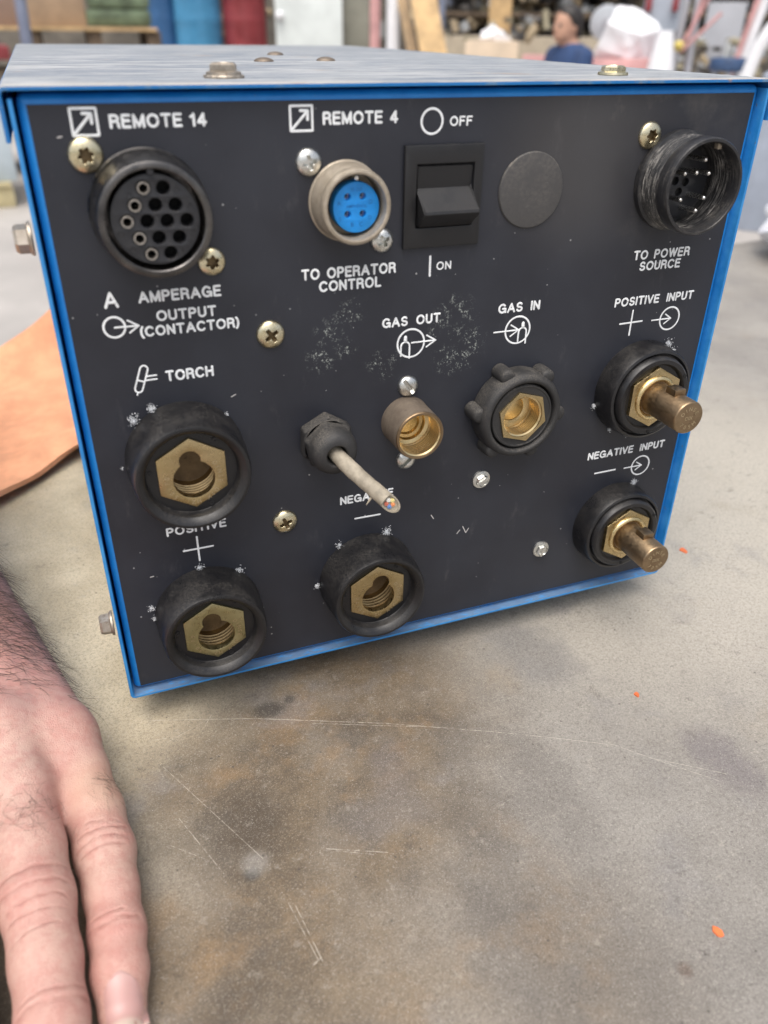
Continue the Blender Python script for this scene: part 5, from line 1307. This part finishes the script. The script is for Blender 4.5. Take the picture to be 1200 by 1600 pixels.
board(612, 636, 16, 7.2, 'narrow brownish plank leaning beside the white pole', simple('brown_timber', (.36, .25, .14), .7, 0, .2, 8, .1)); board(633, 656, 42, 7.0, 'wide yellow plank leaning behind the box', wood)
slab('timber_plank', 'upright yellow plank behind the white paper', 'plank', 765, 800, -45, 62, 9.0, .04, wood, True, 'planks leaning behind')
slab('beige_counter', 'long beige counter behind the seated person', 'counter', 690, 1015, 58, 120, 8.6, .5, beige, True)
slab('timber_block', 'pale timber block on the counter top under white paper', 'block', 727, 810, 64, 86, 6.6, .25, simple('fresh_timber', (.62, .50, .37), .7, 0, .1, 8, .1), True)
tag(bag_mesh('paper_heap', at(776, 58, 6.75), (.12, .08, .075), white_b, 9), 'crumpled white paper on the pale timber block', 'paper')
slab('red_rail', 'faded red rail in front of the beige counter', 'rail', 815, 1010, 87, 120, 7.4, .1, pink, True)
# fan
c = at(947, 36, 7.8); a = frame_at(930, 960, 36, 7.8)[2]
o = thing('round_fan', 'round pale grey fan on a stand behind the white sack', 'fan', (c.x, c.y, FLOOR_Z), a)
bm = NB(); zc = c.z-FLOOR_Z
lathe(bm, [(0, 60), (30, 60), (120, 45), (128, 20), (128, -10), (115, -40), (0, -60)], 0, zc/MM, 40); obj('cage', bm, simple('fan_grey', (.52, .55, .58), .4, .2, .15, 60, .1), o)
bm = NB(); lathe(bm, [(0, 66), (35, 64), (36, 55)], 0, zc/MM, 24); obj('hub', bm, grey_l, o)
bm = NB(); tube(bm, [Vector((0, .02, .02)), Vector((0, .02, zc-.10))], .02, 12); bmesh.ops.create_cone(bm, cap_ends=True, segments=24, radius1=.18, radius2=.16, depth=.03, matrix=Matrix.Translation((0, .02, .015))); obj('stand', bm, grey_l, o)
slab('plastic_crate', 'pinkish crate under the big white sack', 'crate', 925, 1018, 92, 160, 5.5, .35, pink, True)
c = at(977, 66, 5.65); tag(bag_mesh('white_sack', Vector((c.x, c.y, at(977, 92, 5.5).z+.10)), (.20, .15, .16), white_b, 21, 9), 'big crumpled white sack right of the seated person', 'sack')
p = at(1036, 80, 5.4); bm = NB(); tube(bm, [Vector((p.x, p.y, FLOOR_Z)), Vector((p.x, p.y, at(1036, 110, 5.4).z)), Vector((p.x, p.y, at(1036, 48, 5.4).z))], [.09, .075, .04], 20)
tag(obj('white_cone', bm, white_b, None, 50), 'white plastic cone beside the big white sack', 'cone')
o = slab('steel_locker', 'tall blue-grey steel locker with two red hooks', 'locker', 1003, 1060, -45, 120, 7.4, .3, simple('panel_blue_grey', (.36, .40, .46), .5, 0, .1, 4, .1), True)
for x in (1014, 1056): slab('hook', None, None, x-5, x+5, -5, 18, 7.34, .05, red, parent=o)
# trolley frame with red braces
o = thing('trolley_frame', 'tall steel frame with red braces and a yellow knob', 'frame', tuple(at(1070, 80, 6.0)[:2])+(FLOOR_Z,))
def child_bar(nm, p, q, r_, m_): b_ = bar(nm, None, None, p, q, r_, m_); b_.parent = o; b_.matrix_parent_inverse = Matrix.Translation(o.location).inverted()
def down(p, q): k = (FLOOR_Z-q.z)/(p.z-q.z); return q+(p-q)*k
for (xt, xb) in ((1082, 1055), (1098, 1078)): a_, b_ = at(xt, -40, 6.0), at(xb, 85, 6.0); child_bar('post', a_, down(a_, b_), .022, grey_l)
for (x0, y0, x1, y1) in ((1115, -15, 1062, 75), (1128, 20, 1062, 82), (1105, -20, 1075, 60)): child_bar('brace', at(x0, y0, 5.93), at(x1, y1, 5.93), .010, pink)
p = at(1060, 72, 5.9); bm = NB(); bmesh.ops.create_uvsphere(bm, u_segments=16, v_segments=10, radius=.03, matrix=Matrix.Translation(p)); k_ = obj('knob', bm, yellow); k_.parent = o; k_.matrix_parent_inverse = Matrix.Translation(o.location).inverted()
slab('grey_board', 'light grey board right of the braced frame', 'board', 1100, 1160, 3, 90, 7.0, .05, simple('board_grey', (.40, .41, .44), .5, 0, .1, 4, .1), True)
a_, b_ = at(1205, -30, 5.2), at(1166, 75, 5.2); bar('white_pole', 'white slanting pole with a red one beside it near the top right corner', 'pole', a_, down(a_, b_), .030, white_b)
a_, b_ = at(1195, -30, 5.16), at(1156, 78, 5.16); bar('red_pole', 'thin red pole leaning along the white slanting pole', 'pole', a_, down(a_, b_), .013, pink)
pts = [at(1235, 20, 4.6), at(1205, 45, 4.6), at(1185, 75, 4.6), at(1168, 115, 4.6), at(1150, 180, 4.6)]; pts.append(Vector((pts[-1].x, pts[-1].y, FLOOR_Z)))
bm = NB(); tube(bm, pts, .03, 14); tag(obj('white_hose', bm, white_b, None, 60), 'white hose hanging at the right edge', 'hose')
p = at(1138, 98, 5.0); o = thing('round_stool', 'dark blue round stool seat near the white hose', 'stool', (p.x, p.y, FLOOR_Z)); zz = p.z-FLOOR_Z
bm = NB(); lathe(bm, [(0, 0), (80, 0), (92, 12), (94, 45), (86, 62), (0, 66)], 0, 0, 32); bmesh.ops.transform(bm, matrix=Matrix.Translation((0, 0, zz-.04)) @ Matrix.Rotation(R(-90), 4, 'X'), verts=bm.verts[:]); obj('seat', bm, simple('navy_vinyl', (.035, .07, .15), .5), o)
for k in range(3): a_ = 2*PI*k/3; bm = NB(); tube(bm, [Vector((.06*math.cos(a_), .06*math.sin(a_), zz-.041)), Vector((.2*math.cos(a_), .2*math.sin(a_), 0))], .014, 10); obj('leg', bm, grey_l, o)
slab('steel_cabinet', 'grey-blue steel cabinet on the floor beyond the right edge of the box', 'cabinet', 1168, 1330, 118, 330, 5.3, .5, simple('cabinet_grey_blue', (.33, .37, .44), .5, 0, .15, 3, .1), True)

# seated person in a blue shirt
hc = at(886, 40, 6.5); pa = frame_at(880, 890, 40, 6.5)[2]+R(38)
PH = (hc.z-FLOOR_Z)*1000                    # head centre above the floor
pr = thing('person', 'dark-haired person in a blue shirt sitting behind the box, looking down to the left', 'person', (hc.x, hc.y, FLOOR_Z), pa)
S0, HP = PH-165, PH-560                     # shoulders, hips
def p_arm(P, inf=0):
    d = None
    for (a_, b_, ra, rb) in (((45, -165, S0-20), (-20, -190, S0-270), 52, 42), ((-20, -190, S0-270), (-240, -110, S0-290), 40, 30), ((45, 165, S0-20), (0, 190, S0-270), 52, 42), ((0, 190, S0-270), (-230, 110, S0-290), 40, 30)):
        c_ = cone(P, a_, b_, ra+inf, rb+inf); d = c_ if d is None else smin(d, c_, 15)
    return d
def p_torso(P, inf=0):
    d = smin(ell(P, (50, 0, S0-110), (118+inf, 185+inf, 190+inf)), ell(P, (80, 0, HP+90), (125+inf, 165+inf, 170+inf)), 60)
    return d
def p_legs(P, inf=0):
    d = None
    for s_ in (-1, 1):
        for (a_, b_, ra, rb) in (((70, 85*s_, HP), (-330, 120*s_, HP+10), 85, 62), ((-330, 120*s_, HP+10), (-300, 110*s_, 70), 58, 42), ((-300, 110*s_, 50), (-430, 120*s_, 40), 42, 36)):
            c_ = cone(P, a_, b_, ra+inf, rb+inf); d = c_ if d is None else smin(d, c_, 20)
    return d
def p_head(P):
    d = smin(ell(P, (4, 0, PH+14), (94, 76, 100)), ell(P, (-36, 0, PH-48), (58, 56, 62)), 28)
    d = smin(d, ell(P, (-94, 0, PH-16), (20, 13, 20)), 12)
    for s_ in (-1, 1): d = smin(d, ell(P, (12, 76*s_, PH-10), (20, 10, 30)), 6)
    return smin(d, cone(P, (25, 0, PH-60), (50, 0, S0-10), 56, 66), 30)
body = lambda P: smin(smin(smin(p_torso(P), p_arm(P), 40), p_legs(P), 40), p_head(P), 20)
lo_b, hi_b = (-500, -260, -10), (240, 260, PH+140)
skin2 = simple('tan_skin', (.50, .29, .20), .5, 0, .1, 20, .1)
bo, _ = mesh_sdf('body', body, lo_b, hi_b, 13, skin2, pr)
shirt = lambda P: np.maximum(smin(p_torso(P, 11), np.maximum(p_arm(P, 11), S0-250-P[..., 2]), 40), np.maximum(P[..., 2]-(S0+62), HP-20-P[..., 2]))
mesh_sdf('shirt', shirt, lo_b, hi_b, 13, simple('blue_shirt', (.025, .055, .14), .8, 0, .15, 12, .2), pr)
mesh_sdf('trousers', lambda P: np.maximum(p_legs(P, 12), 90-P[..., 2]), lo_b, hi_b, 13, simple('dark_trousers', (.03, .035, .05), .8), pr)
mesh_sdf('shoes', lambda P: np.maximum(p_legs(P, 10), P[..., 2]-84), lo_b, hi_b, 13, black_p, pr)
def p_hair(P):
    d = smin(ell(P, (12, 0, PH+26), (104, 87, 104)), ell(P, (48, 0, PH-20), (68, 76, 92)), 20)
    d = d+4*np.sin(P[..., 0]*.16+P[..., 2]*.11)*np.sin(P[..., 1]*.19)
    # hairline: forehead and temples stay bare
    return np.maximum(d, -6-(P[..., 0]*.8+(P[..., 2]-PH)*.6)+7*np.sin(P[..., 1]*.08))
mesh_sdf('hair', p_hair, lo_b, hi_b, 8, simple('black_hair', (.022, .018, .016), .5, 0, .4, 60, .3), pr)
for s_ in (-1, 1):
    bm = NB(); bmesh.ops.create_uvsphere(bm, u_segments=10, v_segments=8, radius=.011, matrix=Matrix.Translation((-.083, .031*s_, (PH+2)*MM))); obj('eye', bm, black_p, pr)
bm = NB(); box(bm, -.093, -.080, -.022, .022, (PH-58)*MM, (PH-52)*MM, .002); obj('mouth', bm, pink, pr)
bm = NB(); zz = (HP-85)*MM; box(bm, -.14, .22, -.2, .2, zz-.05, zz, .01)
so = thing('low_stool', 'low wooden stool under the seated person', 'stool', (hc.x, hc.y, FLOOR_Z), pa)
obj('seat', bm, wood_d, so)
for (x, y) in ((-.1, -.16), (.18, -.16), (-.1, .16), (.18, .16)):
    bm = NB(); box(bm, x-.02, x+.02, y-.02, y+.02, 0, zz-.051, .002); obj('leg', bm, wood_d, so)
